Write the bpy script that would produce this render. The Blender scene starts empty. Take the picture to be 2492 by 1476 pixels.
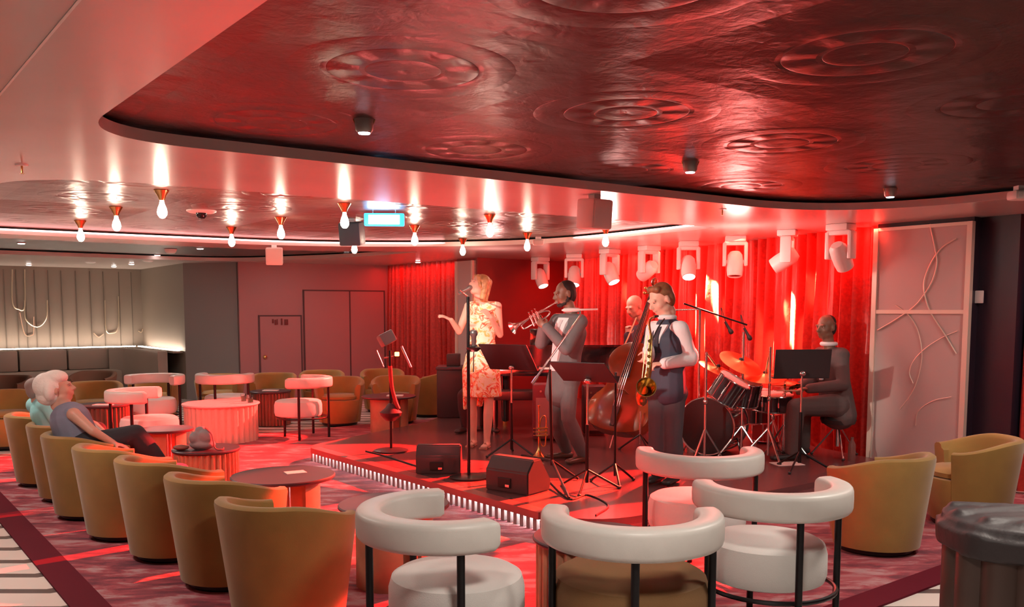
import bpy, bmesh, math, random
from mathutils import Vector, Matrix, noise
random.seed(7)
pi = math.pi
SC = bpy.context.scene
COL = SC.collection
# ------------------------------------------------------------------ camera
F = 2149.0; PITCH = math.radians(5.0); HC = 1.53; CX = 1246.0; CY = 943.0
cam = bpy.data.cameras.new('camera'); camo = bpy.data.objects.new('camera', cam); COL.objects.link(camo)
camo.location = (0, 0, HC); camo.rotation_euler = (pi/2 - PITCH, 0, 0)
cam.sensor_width = 36; cam.lens = F/2492*36; cam.shift_x = 0.0; cam.shift_y = (CY-738)/2492
cam.clip_start = .05; cam.clip_end = 100
SC.camera = camo
SC.view_settings.view_transform = 'Standard'; SC.view_settings.look = 'None'
SC.view_settings.gamma = 1; SC.view_settings.use_curve_mapping = False
SC.view_settings.exposure = 0.02
# ------------------------------------------------------------------ world: faint warm light of the open lounge around the room
w = bpy.data.worlds.new('world'); SC.world = w; w.use_nodes = True
w.node_tree.nodes['Background'].inputs[0].default_value = (.95, .88, .84, 1)
w.node_tree.nodes['Background'].inputs[1].default_value = .11
# room axes: A runs along the stage front, B towards the stage
AX = Vector((-.613, .790, 0)).normalized(); BX = Vector((.790, .613, 0)).normalized()
ROT = math.atan2(BX.y, BX.x)
def ab(a, b, z=0): return AX*a + BX*b + Vector((0, 0, z))
def lamp(name, kind, loc, target, energy, color, **k):
    l = bpy.data.lights.new(name, kind); o = bpy.data.objects.new(name, l); COL.objects.link(o)
    o.location = loc; l.energy = energy; l.color = color
    if target is not None: o.rotation_euler = (Vector(target)-Vector(loc)).to_track_quat('-Z', 'Y').to_euler()
    for a, v in k.items(): setattr(l, a, v)
    return o
RED = (1, .02, .015); WARM = (1, .88, .77); PINK = (1, .45, .40)
# ceiling downlights of the lounge around and behind the viewer (wide, warm)
for i, (a, b, e) in enumerate([(1.2, 1.6, 42), (1.6, 4.4, 42), (2.2, 6.9, 24), (5.6, .4, 34), (12.8, 3.6, 26), (12.4, 6.0, 12), (9, 0.6, 34), (16.6, 3.0, 4)]):
    lamp('downlight_glow', 'AREA', ab(a, b, 2.31), ab(a, b, 0), e, WARM, shape='DISK', size=.5)
# red stage washes: a row of hard-edged beams thrown from the fixtures over the stage onto its front and the carpet before it
for i, (a0, b0, a1, b1, e, sz) in enumerate([(9.9, 7.6, 10.1, 2.9, 17000, 21), (8.9, 7.4, 9.0, 2.7, 17000, 22), (7.6, 7.3, 7.6, 2.9, 15000, 24), (6.4, 7.2, 6.3, 3.0, 14000, 25), (5.3, 7.2, 5.0, 3.2, 14000, 25), (4.8, 7.3, 3.7, 3.5, 12000, 20), (6.0, 7.6, 4.9, 4.9, 5000, 14)]):
    lamp('red_wash', 'SPOT', ab(a0, b0, 2.12), ab(a1, b1, 0), e, RED if i != 4 else (1, .045, .02), spot_size=math.radians(sz), spot_blend=.12, shadow_soft_size=.03)
for p, e in [(ab(7.4, 8.2, 1.9), 36), (ab(5.8, 7.4, 1.8), 32)]:  # added red point fill for the stage end, no fixtures stand here
    lamp('red_stage_fill', 'POINT', p, None, e, (1, .03, .02), shadow_soft_size=.15)
lamp('soffit_red_fill', 'SPOT', ab(6.2, 4.1, .3), ab(6.0, 3.6, 2.33), 380, (1, .17, .15), spot_size=math.radians(165), spot_blend=1, shadow_soft_size=.2)  # added lamp in place of red light bounced up onto the soffit
for a0, b0 in ((5.4, 7.75), (7.4, 8.3), (9.6, 8.9)):  # added strip lamps, only there to brighten the curtain
    lamp('curtain_red_fill', 'AREA', ab(a0, b0, 2.28), ab(a0, b0+.55, .9), 30, (1, .035, .02), shape='RECTANGLE', size=1.9, size_y=.08)
for a0, b0, e in ((9.3, 6.9, 16), (7.2, 6.9, 22), (5.4, 6.9, 22)):  # added soft fill that lifts the fixture bodies and the soffit
    lamp('truss_fill', 'POINT', ab(a0, b0, 1.95), None, e, (1, .50, .44), shadow_soft_size=.12)
# white key lights on the players
for t, e, s in [(ab(7.2, 5.2, 1.35), 950, 12), (ab(5.95, 5.3, 1.2), 620, 16), (ab(4.9, 5.25, 1.3), 560, 17)]:
    lamp('key_spot', 'SPOT', ab(4.6, 1.2, 2.25), t, e, (1, .86, .74), spot_size=math.radians(s), spot_blend=.6, shadow_soft_size=.05)

# ------------------------------------------------------------------ pixel helpers (photo frame 2492 x 1476)
def ray(px, py):
    u = px-CX; v = -(py-CY)
    return Vector((u, v*math.sin(PITCH)+F*math.cos(PITCH), v*math.cos(PITCH)-F*math.sin(PITCH)))
def onz(px, py, z=0.0):
    d = ray(px, py); t = (z-HC)/d.z; return Vector((d.x*t, d.y*t, z))
def aty(px, py, Y):
    d = ray(px, py); t = Y/d.y; return Vector((d.x*t, Y, HC+d.z*t))
def onb(px, py, b):
    d = ray(px, py); t = b/d.dot(BX); return Vector((d.x*t, d.y*t, HC+d.z*t))
def ona(px, py, a):
    d = ray(px, py); t = a/d.dot(AX); return Vector((d.x*t, d.y*t, HC+d.z*t))
# ------------------------------------------------------------------ materials
MATS = {}
def mat(name, col, rough=.5, metal=0., emit=None, es=0., bump=0., bscale=40., var=0., vscale=8., coat=0., spec=None, sheen=0., trans=0.):
    if name in MATS: return MATS[name]
    m = bpy.data.materials.new(name); m.use_nodes = True; nt = m.node_tree; b = nt.nodes['Principled BSDF']
    b.inputs['Base Color'].default_value = (*col, 1); b.inputs['Roughness'].default_value = rough; b.inputs['Metallic'].default_value = metal
    if emit: b.inputs['Emission Color'].default_value = (*emit, 1); b.inputs['Emission Strength'].default_value = es
    if coat: b.inputs['Coat Weight'].default_value = coat; b.inputs['Coat Roughness'].default_value = .12
    if sheen: b.inputs['Sheen Weight'].default_value = sheen
    if trans: b.inputs['Transmission Weight'].default_value = trans
    if spec is not None: b.inputs['Specular IOR Level'].default_value = spec
    if bump or var:
        tc = nt.nodes.new('ShaderNodeTexCoord')
        if bump:
            n = nt.nodes.new('ShaderNodeTexNoise'); n.inputs['Scale'].default_value = bscale; n.inputs['Detail'].default_value = 4
            bp = nt.nodes.new('ShaderNodeBump'); bp.inputs['Strength'].default_value = bump; bp.inputs['Distance'].default_value = .01
            nt.links.new(tc.outputs['Object'], n.inputs['Vector']); nt.links.new(n.outputs['Fac'], bp.inputs['Height']); nt.links.new(bp.outputs['Normal'], b.inputs['Normal'])
        if var:
            n = nt.nodes.new('ShaderNodeTexNoise'); n.inputs['Scale'].default_value = vscale; n.inputs['Detail'].default_value = 3
            r = nt.nodes.new('ShaderNodeValToRGB')
            r.color_ramp.elements[0].position = .3; r.color_ramp.elements[1].position = .7
            r.color_ramp.elements[0].color = (*[c*(1-var) for c in col], 1); r.color_ramp.elements[1].color = (*[min(1, c*(1+var)) for c in col], 1)
            nt.links.new(tc.outputs['Object'], n.inputs['Vector']); nt.links.new(n.outputs['Fac'], r.inputs[0]); nt.links.new(r.outputs[0], b.inputs['Base Color'])
    MATS[name] = m; return m
def nodes_of(m): return m.node_tree, m.node_tree.nodes['Principled BSDF'], m.node_tree.nodes.new
def ramp(nt, stops, fac, interp='LINEAR'):
    r = nt.nodes.new('ShaderNodeValToRGB'); r.color_ramp.interpolation = interp
    el = r.color_ramp.elements
    while len(el) < len(stops): el.new(.5)
    for e, (p, c) in zip(el, stops): e.position = p; e.color = (*c, 1)
    nt.links.new(fac, r.inputs[0]); return r.outputs[0]
def math_n(nt, op, a, b=None, c=None):
    n = nt.nodes.new('ShaderNodeMath'); n.operation = op
    for i, v in enumerate((a, b, c)):
        if v is None: continue
        if isinstance(v, (int, float)): n.inputs[i].default_value = v
        else: nt.links.new(v, n.inputs[i])
    return n.outputs[0]
mustard = mat('mustard_velvet', (.30, .165, .036), .85, bump=.15, bscale=250, var=.12, vscale=5, sheen=.25)
brownv = mat('brown_velvet', (.13, .055, .03), .8, bump=.1, bscale=200)
white_l = mat('cream_leather', (.64, .61, .57), .42, bump=.06, bscale=300, var=.04)
white_s = mat('cream_boucle', (.70, .68, .65), .75, bump=.25, bscale=300)
black_m = mat('black_metal', (.02, .018, .02), .35, .6)
black_p = mat('black_plastic', (.025, .024, .026), .45)
chrome = mat('chrome', (.8, .8, .8), .15, 1)
brass = mat('brass', (.78, .50, .18), .25, 1, var=.1, vscale=20)
silver = mat('silver', (.85, .82, .80), .18, 1)
soffit_m = mat('painted_ceiling', (.62, .52, .49), .22, spec=.7, bump=.02, bscale=6, var=.04, vscale=1.5)
dark_c = mat('dark_ceiling', (.10, .085, .085), .4, bump=.1, bscale=6)
table_top = mat('dark_table_top', (.05, .026, .034), .42, var=.15, vscale=4)
wood = mat('table_wood', (.42, .22, .13), .42, bump=.06, bscale=30, var=.18, vscale=6)
dwood = mat('dark_wood', (.14, .075, .05), .4, bump=.06, bscale=30, var=.2, vscale=6)
skin_l = mat('fair_skin', (.72, .42, .32), .5, var=.06, vscale=9)
skin_d = mat('brown_skin', (.20, .10, .065), .45, var=.08, vscale=9)
skin_m = mat('tanned_skin', (.58, .31, .23), .5, var=.06, vscale=9)

def velvet_curtain():
    m = mat('red_velvet', (.50, .012, .012), .38, sheen=.1); nt, b, new = nodes_of(m)
    tc = new('ShaderNodeTexCoord'); n = new('ShaderNodeTexNoise'); n.inputs['Scale'].default_value = 30; n.inputs['Detail'].default_value = 6
    nt.links.new(tc.outputs['Object'], n.inputs['Vector'])
    nt.links.new(ramp(nt, [(.3, (.34, .012, .008)), (.7, (.55, .028, .016))], n.outputs['Fac']), b.inputs['Base Color'])
    b.inputs['Specular IOR Level'].default_value = .6
    bp = new('ShaderNodeBump'); bp.inputs['Strength'].default_value = .2; bp.inputs['Distance'].default_value = .01
    nt.links.new(n.outputs['Fac'], bp.inputs['Height']); nt.links.new(bp.outputs['Normal'], b.inputs['Normal'])
    return m
velvet = velvet_curtain()
def carpet_mat():
    m = mat('carpet', (.3, .05, .07), .95, sheen=.1); nt, b, new = nodes_of(m)
    tc = new('ShaderNodeTexCoord'); mp = new('ShaderNodeMapping'); mp.inputs['Scale'].default_value = (1.5, 4.2, 1)
    nt.links.new(tc.outputs['Object'], mp.inputs['Vector'])
    n = new('ShaderNodeTexNoise'); n.inputs['Scale'].default_value = 1.9; n.inputs['Detail'].default_value = 9; n.inputs['Roughness'].default_value = .62; n.inputs['Distortion'].default_value = .5
    nt.links.new(mp.outputs['Vector'], n.inputs['Vector'])
    c = ramp(nt, [(.25, (.045, .008, .02)), (.42, (.17, .022, .04)), (.52, (.34, .05, .07)), (.62, (.42, .25, .26)), (.8, (.30, .10, .16))], n.outputs['Fac'])
    nt.links.new(c, b.inputs['Base Color'])
    n2 = new('ShaderNodeTexNoise'); n2.inputs['Scale'].default_value = 220; nt.links.new(tc.outputs['Object'], n2.inputs['Vector'])
    bp = new('ShaderNodeBump'); bp.inputs['Strength'].default_value = .35; bp.inputs['Distance'].default_value = .01
    nt.links.new(n2.outputs['Fac'], bp.inputs['Height']); nt.links.new(bp.outputs['Normal'], b.inputs['Normal'])
    return m
def tile_mat():
    m = mat('white_tile', (.8, .75, .7), .25); nt, b, new = nodes_of(m)
    tc = new('ShaderNodeTexCoord'); s = new('ShaderNodeSeparateXYZ'); nt.links.new(tc.outputs['Object'], s.inputs[0])
    # chevron stripes: rows run across, bent near their ends
    bend = math_n(nt, 'ABSOLUTE', math_n(nt, 'SUBTRACT', math_n(nt, 'FRACT', math_n(nt, 'MULTIPLY', math_n(nt, 'SUBTRACT', s.outputs['X'], math_n(nt, 'MULTIPLY', s.outputs['Y'], -.776)), .8)), .5))
    kick = math_n(nt, 'MAXIMUM', math_n(nt, 'MULTIPLY', math_n(nt, 'SUBTRACT', bend, .4), 2.), 0)
    fr = math_n(nt, 'FRACT', math_n(nt, 'ADD', math_n(nt, 'MULTIPLY', s.outputs['Y'], 3.50), math_n(nt, 'SUBTRACT', .33, kick)))
    c = ramp(nt, [(0, (.74, .66, .61)), (.72, (.11, .085, .08)), (.98, (.74, .66, .61))], fr, 'CONSTANT')
    nt.links.new(c, b.inputs['Base Color'])
    return m
def pressed_mat(name, c0, c1, rough, tile):
    m = mat(name, c0, rough, .15); nt, b, new = nodes_of(m)
    tc = new('ShaderNodeTexCoord'); sc = new('ShaderNodeVectorMath'); sc.operation = 'SCALE'; sc.inputs['Scale'].default_value = 1/tile
    nt.links.new(tc.outputs['Object'], sc.inputs[0])
    fr = new('ShaderNodeVectorMath'); fr.operation = 'FRACTION'; nt.links.new(sc.outputs[0], fr.inputs[0])
    fl = new('ShaderNodeVectorMath'); fl.operation = 'FLOOR'; nt.links.new(sc.outputs[0], fl.inputs[0])
    wn = new('ShaderNodeTexWhiteNoise'); nt.links.new(fl.outputs[0], wn.inputs['Vector'])
    s = new('ShaderNodeSeparateXYZ'); nt.links.new(fr.outputs[0], s.inputs[0])
    dx = math_n(nt, 'SUBTRACT', s.outputs['X'], .5); dy = math_n(nt, 'SUBTRACT', s.outputs['Y'], .5)
    r = math_n(nt, 'SQRT', math_n(nt, 'ADD', math_n(nt, 'MULTIPLY', dx, dx), math_n(nt, 'MULTIPLY', dy, dy)))
    ang = math_n(nt, 'ARCTAN2', dy, dx)
    rings = math_n(nt, 'MULTIPLY', math_n(nt, 'POWER', math_n(nt, 'ABSOLUTE', math_n(nt, 'SINE', math_n(nt, 'MULTIPLY', r, 26.))), .5), math_n(nt, 'LESS_THAN', r, .36))
    fl2 = math_n(nt, 'MULTIPLY', math_n(nt, 'SINE', math_n(nt, 'MULTIPLY', ang, 8.)), math_n(nt, 'LESS_THAN', math_n(nt, 'ABSOLUTE', math_n(nt, 'SUBTRACT', r, .2)), .06))
    diag = math_n(nt, 'LESS_THAN', math_n(nt, 'ABSOLUTE', math_n(nt, 'SUBTRACT', math_n(nt, 'ADD', math_n(nt, 'ABSOLUTE', dx), math_n(nt, 'ABSOLUTE', dy)), .62)), .05)
    seam = math_n(nt, 'GREATER_THAN', math_n(nt, 'MAXIMUM', math_n(nt, 'ABSOLUTE', dx), math_n(nt, 'ABSOLUTE', dy)), .494)
    n = new('ShaderNodeTexNoise'); n.inputs['Scale'].default_value = 3.5; n.inputs['Detail'].default_value = 6; nt.links.new(tc.outputs['Object'], n.inputs['Vector'])
    h = math_n(nt, 'ADD', math_n(nt, 'ADD', math_n(nt, 'MULTIPLY', rings, .55), math_n(nt, 'MULTIPLY', fl2, .45)), math_n(nt, 'ADD', math_n(nt, 'MULTIPLY', n.outputs['Fac'], 1.6), math_n(nt, 'MULTIPLY', diag, .35)))
    n3 = new('ShaderNodeTexNoise'); n3.inputs['Scale'].default_value = 11; n3.inputs['Detail'].default_value = 5; n3.inputs['Distortion'].default_value = 1.5; nt.links.new(tc.outputs['Object'], n3.inputs['Vector'])
    h = math_n(nt, 'ADD', h, math_n(nt, 'MULTIPLY', n3.outputs['Fac'], .35))
    h = math_n(nt, 'SUBTRACT', h, math_n(nt, 'MULTIPLY', seam, 2.5))
    # each pressed panel hangs at a slightly different tilt
    wc = new('ShaderNodeSeparateColor'); nt.links.new(wn.outputs['Color'], wc.inputs[0])
    tilt = math_n(nt, 'ADD', math_n(nt, 'MULTIPLY', dx, math_n(nt, 'SUBTRACT', wc.outputs[0], .5)), math_n(nt, 'MULTIPLY', dy, math_n(nt, 'SUBTRACT', wc.outputs[1], .5)))
    h = math_n(nt, 'ADD', h, math_n(nt, 'MULTIPLY', tilt, 14.))
    bp = new('ShaderNodeBump'); bp.inputs['Strength'].default_value = .8; bp.inputs['Distance'].default_value = .012
    nt.links.new(h, bp.inputs['Height']); nt.links.new(bp.outputs['Normal'], b.inputs['Normal'])
    c = ramp(nt, [(0, c0), (1, c1)], wn.outputs['Value'])  # panel-to-panel tone painted in for uneven light on the tilted panels
    nt.links.new(c, b.inputs['Base Color'])
    return m
# ------------------------------------------------------------------ mesh helpers
def obj(name, bm, m, parent=None, smooth=True, loc=None):
    me = bpy.data.meshes.new(name)
    bmesh.ops.recalc_face_normals(bm, faces=bm.faces[:])
    if loc is not None and parent is None:
        bmesh.ops.translate(bm, verts=bm.verts, vec=-Vector(loc))
    bm.to_mesh(me); bm.free()
    o = bpy.data.objects.new(name, me); COL.objects.link(o)
    if m: me.materials.append(m)
    if smooth:
        me.shade_smooth()
        try: me.set_sharp_from_angle(angle=math.radians(38))
        except Exception: pass
    if parent: o.parent = parent
    elif loc is not None: o.location = loc
    return o
def tag(o, label=None, cat=None, group=None, kind=None):
    for k, v in (('label', label), ('category', cat), ('group', group), ('kind', kind)):
        if v: o[k] = v
    return o
def thing(name, label, cat, loc=(0, 0, 0), rz=0, group=None):
    o = bpy.data.objects.new(name, None); COL.objects.link(o); o.location = loc; o.rotation_euler = (0, 0, rz)
    o.empty_display_size = .1
    return tag(o, label, cat, group)
def copy_tree(o, parent=None):
    c = o.copy(); COL.objects.link(c)
    if parent: c.parent = parent
    for ch in [x for x in o.children]: copy_tree(ch, c)
    return c
def box(bm, x0, x1, y0, y1, z0, z1, M=None, bev=0.):
    r = bmesh.ops.create_cube(bm, size=1)
    vs = r['verts']
    for v in vs: v.co = Vector(((v.co.x+.5)*(x1-x0)+x0, (v.co.y+.5)*(y1-y0)+y0, (v.co.z+.5)*(z1-z0)+z0))
    if bev:
        es = list({e for v in vs for e in v.link_edges})
        r2 = bmesh.ops.bevel(bm, geom=es, offset=bev, segments=2, affect='EDGES', profile=.6)
        vs = list({v for f in r2['faces'] for v in f.verts} | {v for v in vs if v.is_valid})
    if M: 
        for v in vs: v.co = M @ v.co
    return vs
def frame(zdir, up=Vector((0, 0, 1))):
    z = zdir.normalized(); x = up.cross(z)
    if x.length < 1e-4: x = Vector((1, 0, 0)).cross(z)
    x.normalize(); y = z.cross(x); return x, y, z
def ringsurf(bm, rings, closed=True, cap=True):
    vr = [[bm.verts.new(p) for p in r] for r in rings]
    n = len(vr[0])
    for a, b in zip(vr, vr[1:]):
        for i in range(n if closed else n-1):
            j = (i+1) % n; bm.faces.new((a[i], a[j], b[j], b[i]))
    if cap and closed:
        bm.faces.new(vr[0][::-1]); bm.faces.new(vr[-1])
    return vr
def tube(bm, pts, r, seg=10, closed=False):
    pts = [Vector(p) for p in pts]; n = len(pts)
    rr = r if isinstance(r, (list, tuple)) else [r]*n
    rings = []; x = None
    for i, p in enumerate(pts):
        if closed: t = pts[(i+1) % n]-pts[i-1]
        else: t = pts[min(i+1, n-1)]-pts[max(i-1, 0)]
        if t.length < 1e-9: t = Vector((0, 0, 1))
        t.normalize()
        if x is None: x, y, _ = frame(t)
        else:
            x = (x - t*x.dot(t)); x.normalize(); y = t.cross(x)
        rings.append([p + (x*math.cos(2*pi*k/seg)+y*math.sin(2*pi*k/seg))*rr[i] for k in range(seg)])
    if closed: rings.append(rings[0]); ringsurf(bm, rings, cap=False); bmesh.ops.remove_doubles(bm, verts=bm.verts, dist=1e-6)
    else: ringsurf(bm, rings)
def arcpts(c, r, a0, a1, n=24, plane='xy'):
    out = []
    for i in range(n+1):
        a = a0+(a1-a0)*i/n
        d = {'xy': (math.cos(a), math.sin(a), 0), 'xz': (math.cos(a), 0, math.sin(a)), 'yz': (0, math.cos(a), math.sin(a))}[plane]
        out.append(Vector(c)+Vector(d)*r)
    return out
def smooth_path(pts, n=8, closed=False):
    pts = [Vector(p) for p in pts]; out = []; L = len(pts)
    rng = range(L) if closed else range(L-1)
    for i in rng:
        p0 = pts[(i-1) % L] if closed or i > 0 else pts[0]*2-pts[1]
        p1 = pts[i]; p2 = pts[(i+1) % L]
        p3 = pts[(i+2) % L] if closed or i+2 < L else pts[-1]*2-pts[-2]
        for k in range(n):
            t = k/n
            out.append(.5*((2*p1)+(p2-p0)*t+(2*p0-5*p1+4*p2-p3)*t*t+(3*p1-p0-3*p2+p3)*t**3))
    if not closed: out.append(pts[-1])
    return out
def lathe(bm, prof, c=(0, 0, 0), seg=32, flute=0, depth=0, M=None):
    c = Vector(c); rings = []
    for r, z in prof:
        ring = []
        for k in range(seg):
            a = 2*pi*k/seg; q = r
            if flute and r > .05: q = r-depth*(1-abs(math.sin(a*flute/2)))
            p = Vector((q*math.cos(a), q*math.sin(a), z))
            ring.append((M @ p if M else p)+c)
        rings.append(ring)
    ringsurf(bm, rings)
def prism(bm, poly, z0, z1):
    ringsurf(bm, [[Vector((p[0], p[1], z0)) for p in poly], [Vector((p[0], p[1], z1)) for p in poly]])
def quadwall(bm, p, q, z0, z1, th):
    p = Vector((p[0], p[1], 0)); q = Vector((q[0], q[1], 0)); d = (q-p).normalized(); n = Vector((d.y, -d.x, 0))*th
    # thickness away from the viewer
    if n.dot((p+q)/2) < 0: n = -n
    prism(bm, [p, q, q+n, p+n], z0, z1)
def BM(): return bmesh.new()
def struct(name, bm, m, smooth=False, loc=None):
    return tag(obj(name, bm, m, None, smooth, loc), kind='structure')
def fill_poly(name, outer, holes, z0, z1, m):
    cu = bpy.data.curves.new(name, 'CURVE'); cu.dimensions = '2D'; cu.fill_mode = 'BOTH'; cu.extrude = (z1-z0)/2
    for poly in [outer]+holes:
        s = cu.splines.new('POLY'); s.points.add(len(poly)-1); s.use_cyclic_u = True
        for pt, q in zip(s.points, poly): pt.co = (q[0], q[1], 0, 1)
    o = bpy.data.objects.new(name+'_tmp', cu); COL.objects.link(o); o.location = (0, 0, 0)
    dg = bpy.context.evaluated_depsgraph_get(); dg.update()
    me = bpy.data.meshes.new_from_object(o.evaluated_get(dg))
    bpy.data.objects.remove(o)
    me.materials.clear(); me.materials.append(m)
    r = bpy.data.objects.new(name, me); COL.objects.link(r); r.location = (0, 0, (z0+z1)/2)
    return tag(r, kind='structure')
def rounded(poly, r, n=8):
    out = []; L = len(poly)
    for i in range(L):
        p0, p1, p2 = Vector(poly[i-1]), Vector(poly[i]), Vector(poly[(i+1) % L])
        rr = r[i] if isinstance(r, (list, tuple)) else r
        d0 = (p0-p1); d2 = (p2-p1); q = min(rr, d0.length*.49, d2.length*.49)
        if q < 1e-4: out.append(p1); continue
        a = p1+d0.normalized()*q; b = p1+d2.normalized()*q
        for k in range(n+1):
            t = k/n; out.append(a*(1-t)**2+p1*2*t*(1-t)+b*t*t)
    return out
def AB(pts): return [ab(*p).xy.to_3d() for p in pts]

# ================================================================== SETTING
SZ = 2.33; ST = .15
bm = BM(); prism(bm, AB([(-4, -6), (24, -6), (24, 14), (-4, 14)]), -.1, 0); struct('floor', bm, tile_mat())
bm = BM(); prism(bm, AB([(2.52, 1.09), (10.5, 1.09), (10.5, 7.79), (2.52, 7.79)]), 0, .008); tag(obj('carpet', bm, carpet_mat(), None, False), 'mottled red and mauve lounge carpet around the stage', 'carpet')
strip_m = mat('maroon_border', (.11, .005, .016), .8, bump=.03, spec=.15)
bm = BM(); prism(bm, AB([(2.35, .92), (10.5, .92), (10.5, 1.09), (2.35, 1.09)]), 0, .012); struct('trim_1', bm, strip_m)
bm = BM(); prism(bm, AB([(2.35, 1.09), (2.52, 1.09), (2.52, 7.84), (2.35, 7.84)]), 0, .012); struct('trim_2', bm, strip_m)
# ceiling soffit with its three openings
h1 = rounded(AB([(-3, .95), (4.5, .95), (4.3, 6.8), (-3, 6.7)]), [0, .55, 1.2, 0], 16)
h2 = rounded(AB([(5.95, .85), (5.62, 6.9), (8.6, 7.0), (10.55, 4.9), (10.7, .9)]), [.9, .12, 1.3, 1.6, .8], 14)
h3 = rounded(AB([(11.25, -1), (11.35, 5.0), (10.4, 6.5), (12.0, 6.4), (14.5, 5.3), (14.5, -1)]), [.3, .8, .15, .8, .8, .3], 10)
outer = AB([(-4, -5), (19.3, -5), (19.3, 11.5), (-4, 11.5)])
fill_poly('ceiling', outer, [h1, h2, h3], SZ, SZ+.055, soffit_m)
def panel(name, a0, a1, b0, b1, m, z0=SZ+.075, th=.05):
    me = BM(); box(me, b0, b1, a0, a1, 0, th)
    o = struct(name, me, m); o.location = (0, 0, z0); o.rotation_euler = (0, 0, ROT); return o
pressed = pressed_mat('pressed_red_brown_panels', (.018, .008, .008), (.065, .012, .012), .36, 1.15)
pressed2 = pressed_mat('pressed_bronze_panels', (.13, .075, .065), (.20, .11, .095), .30, 1.15)
panel('ceiling_recess', -4, 5.2, .3, 7.6, pressed)
panel('ceiling_recess.001', 5.3, 11.0, .3, 7.6, pressed2)
panel('ceiling_recess.002', 11.05, 15, -2, 7, dark_c)
bm = BM(); p_, q_ = onz(200, -10, SZ), onz(-260, 538, SZ); d_ = (q_-p_).normalized(); n_ = Vector((-d_.y, d_.x, 0))*.004
prism(bm, [p_-n_, q_-n_, q_+n_, p_+n_], SZ-.003, SZ+.001); struct('trim_4', bm, mat('ceiling_joint', (.85, .8, .75), .4))
# walls, everything in room coordinates
wall_n = mat('beige_wall', (.24, .205, .20), .6, bump=.03, bscale=20)
niche_m = mat('niche_fabric', (.23, .18, .145), .55, bump=.05, bscale=60)
wall_d = mat('door_wall', (.36, .155, .16), .4, bump=.02)  # red glow on this wall is put into its base colour
dark_w = mat('dark_wall', (.025, .014, .025), .35)
def wall(name, p, q, m, z0=0, z1=SZ, th=.12):
    bm = BM(); quadwall(bm, ab(*p), ab(*q), z0, z1, th); return struct(name, bm, m)
wall('wall_niche_back', (18.2, -4), (18.2, 4.95), niche_m)
wall('wall_niche_side', (18.2, 4.93), (15.4, 4.86), niche_m)
wall('wall_grey', (15.4, 4.86), (14.5, 5.45), wall_n)
wall('wall_door', (14.42, 5.45), (13.95, 8.0), wall_d)
wall('wall_stage_back', (13.0, 10.5), (3.0, 8.6), dark_w)
wall('wall_curtain_back', (14.0, 8.2), (11.5, 8.2), dark_w)
wall('wall_right', (3.62, 7.95), (3.28, 7.9), dark_w)
wall('wall_right_back', (3.3, 8.35), (-3.5, 8.35), dark_w)
wall('wall_left', (18.5, -4), (-3, -4), wall_n, th=-.12)
wall('wall_behind', (-3.2, -4), (-3.2, 9), wall_n, th=.12)
# stage platform with a glowing slatted riser
stage_m = mat('stage_floor', (.13, .055, .055), .26, bump=.05, bscale=3, var=.12, vscale=2.5)
lip_m = mat('stage_edge', (.26, .07, .065), .35)
stage_poly = rounded(AB([(4.12, 3.8), (8.35, 3.8), (9.3, 5.9), (10.9, 7.75), (10.9, 9.5), (4.56, 7.74), (4.05, 7.6), (4.05, 6.9)]), [.55, .25, .1, .1, 0, 0, 0, .1], 8)
bm = BM(); prism(bm, stage_poly, ST-.05, ST)
stg = tag(obj('stage_platform', bm, stage_m, None, False), 'low dark stage platform with a glowing slatted riser', 'stage')
inner = rounded(AB([(4.23, 3.90), (8.27, 3.90), (9.2, 5.95), (10.8, 7.8), (10.8, 9.4), (4.64, 7.68), (4.13, 7.5), (4.13, 6.9)]), [.5, .25, .1, .1, 0, 0, 0, .1], 8)
bm = BM(); prism(bm, [p for p in inner], .008, ST-.05); obj('riser', bm, mat('riser_backing', (.80, .77, .75), .4), stg, False)
bm = BM()
prism(bm, AB([(4.6, 3.795), (8.2, 3.795), (8.2, 3.90), (4.6, 3.90)]), ST-.05, ST+.002)
obj('lip', bm, lip_m, stg, False)
bm = BM()
n = 54
for i in range(n):
    a = 4.30+(8.24-4.30)*i/(n-1)
    M = Matrix.Translation(ab(a, 3.845)) @ Matrix.Rotation(ROT+pi/2, 4, 'Z')
    box(bm, -.02, .02, -.022, .02, .01, ST-.061, M)
obj('slat', bm, mat('riser_slat', (.22, .19, .19), .4), stg, False)
bm = BM(); prism(bm, AB([(4.5, 3.874), (8.25, 3.874), (8.25, 3.884), (4.5, 3.884)]), ST-.06, ST-.05)
obj('led_strip', bm, mat('led_white', (1, 1, 1), .5, emit=(1, .88, .85), es=150), stg, False)

# curtains
def curtain(name, label, p, q, z0, z1, amp=.055, wl=.19, seed=0):
    P0 = ab(*p); Q0 = ab(*q); L = (Q0-P0).length; d = (Q0-P0)/L; nrm = Vector((d.y, -d.x, 0))
    if nrm.dot(P0) > 0: nrm = -nrm
    bm = BM(); n = int(L/.012); prev = None
    zs = [z0+(z1-z0)*k/7 for k in range(8)]
    for i in range(n+1):
        s = L*i/n
        ph = s/wl*2*pi + 1.7*noise.noise(Vector((s*1.3, seed, 0)))*2
        row = []
        for z in zs:
            k = (z1-z)/(z1-z0)
            o = amp*(math.sin(ph+.25*k)+.35*math.sin(2.3*ph+1))*(.75+.35*k) + .03*noise.noise(Vector((s*3, z*.8, seed)))
            row.append(bm.verts.new(P0+d*s+nrm*o+Vector((0, 0, z))))
        if prev:
            for a in range(7): bm.faces.new((prev[a], row[a], row[a+1], prev[a+1]))
        prev = row
    return tag(obj(name, bm, velvet, None, True), label, 'curtain')
curtain('stage_curtain', 'long bright red velvet curtain hanging behind the whole stage', (12.5, 10.1), (4.54, 7.94), .01, SZ, .08, .19, seed=1)
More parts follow.
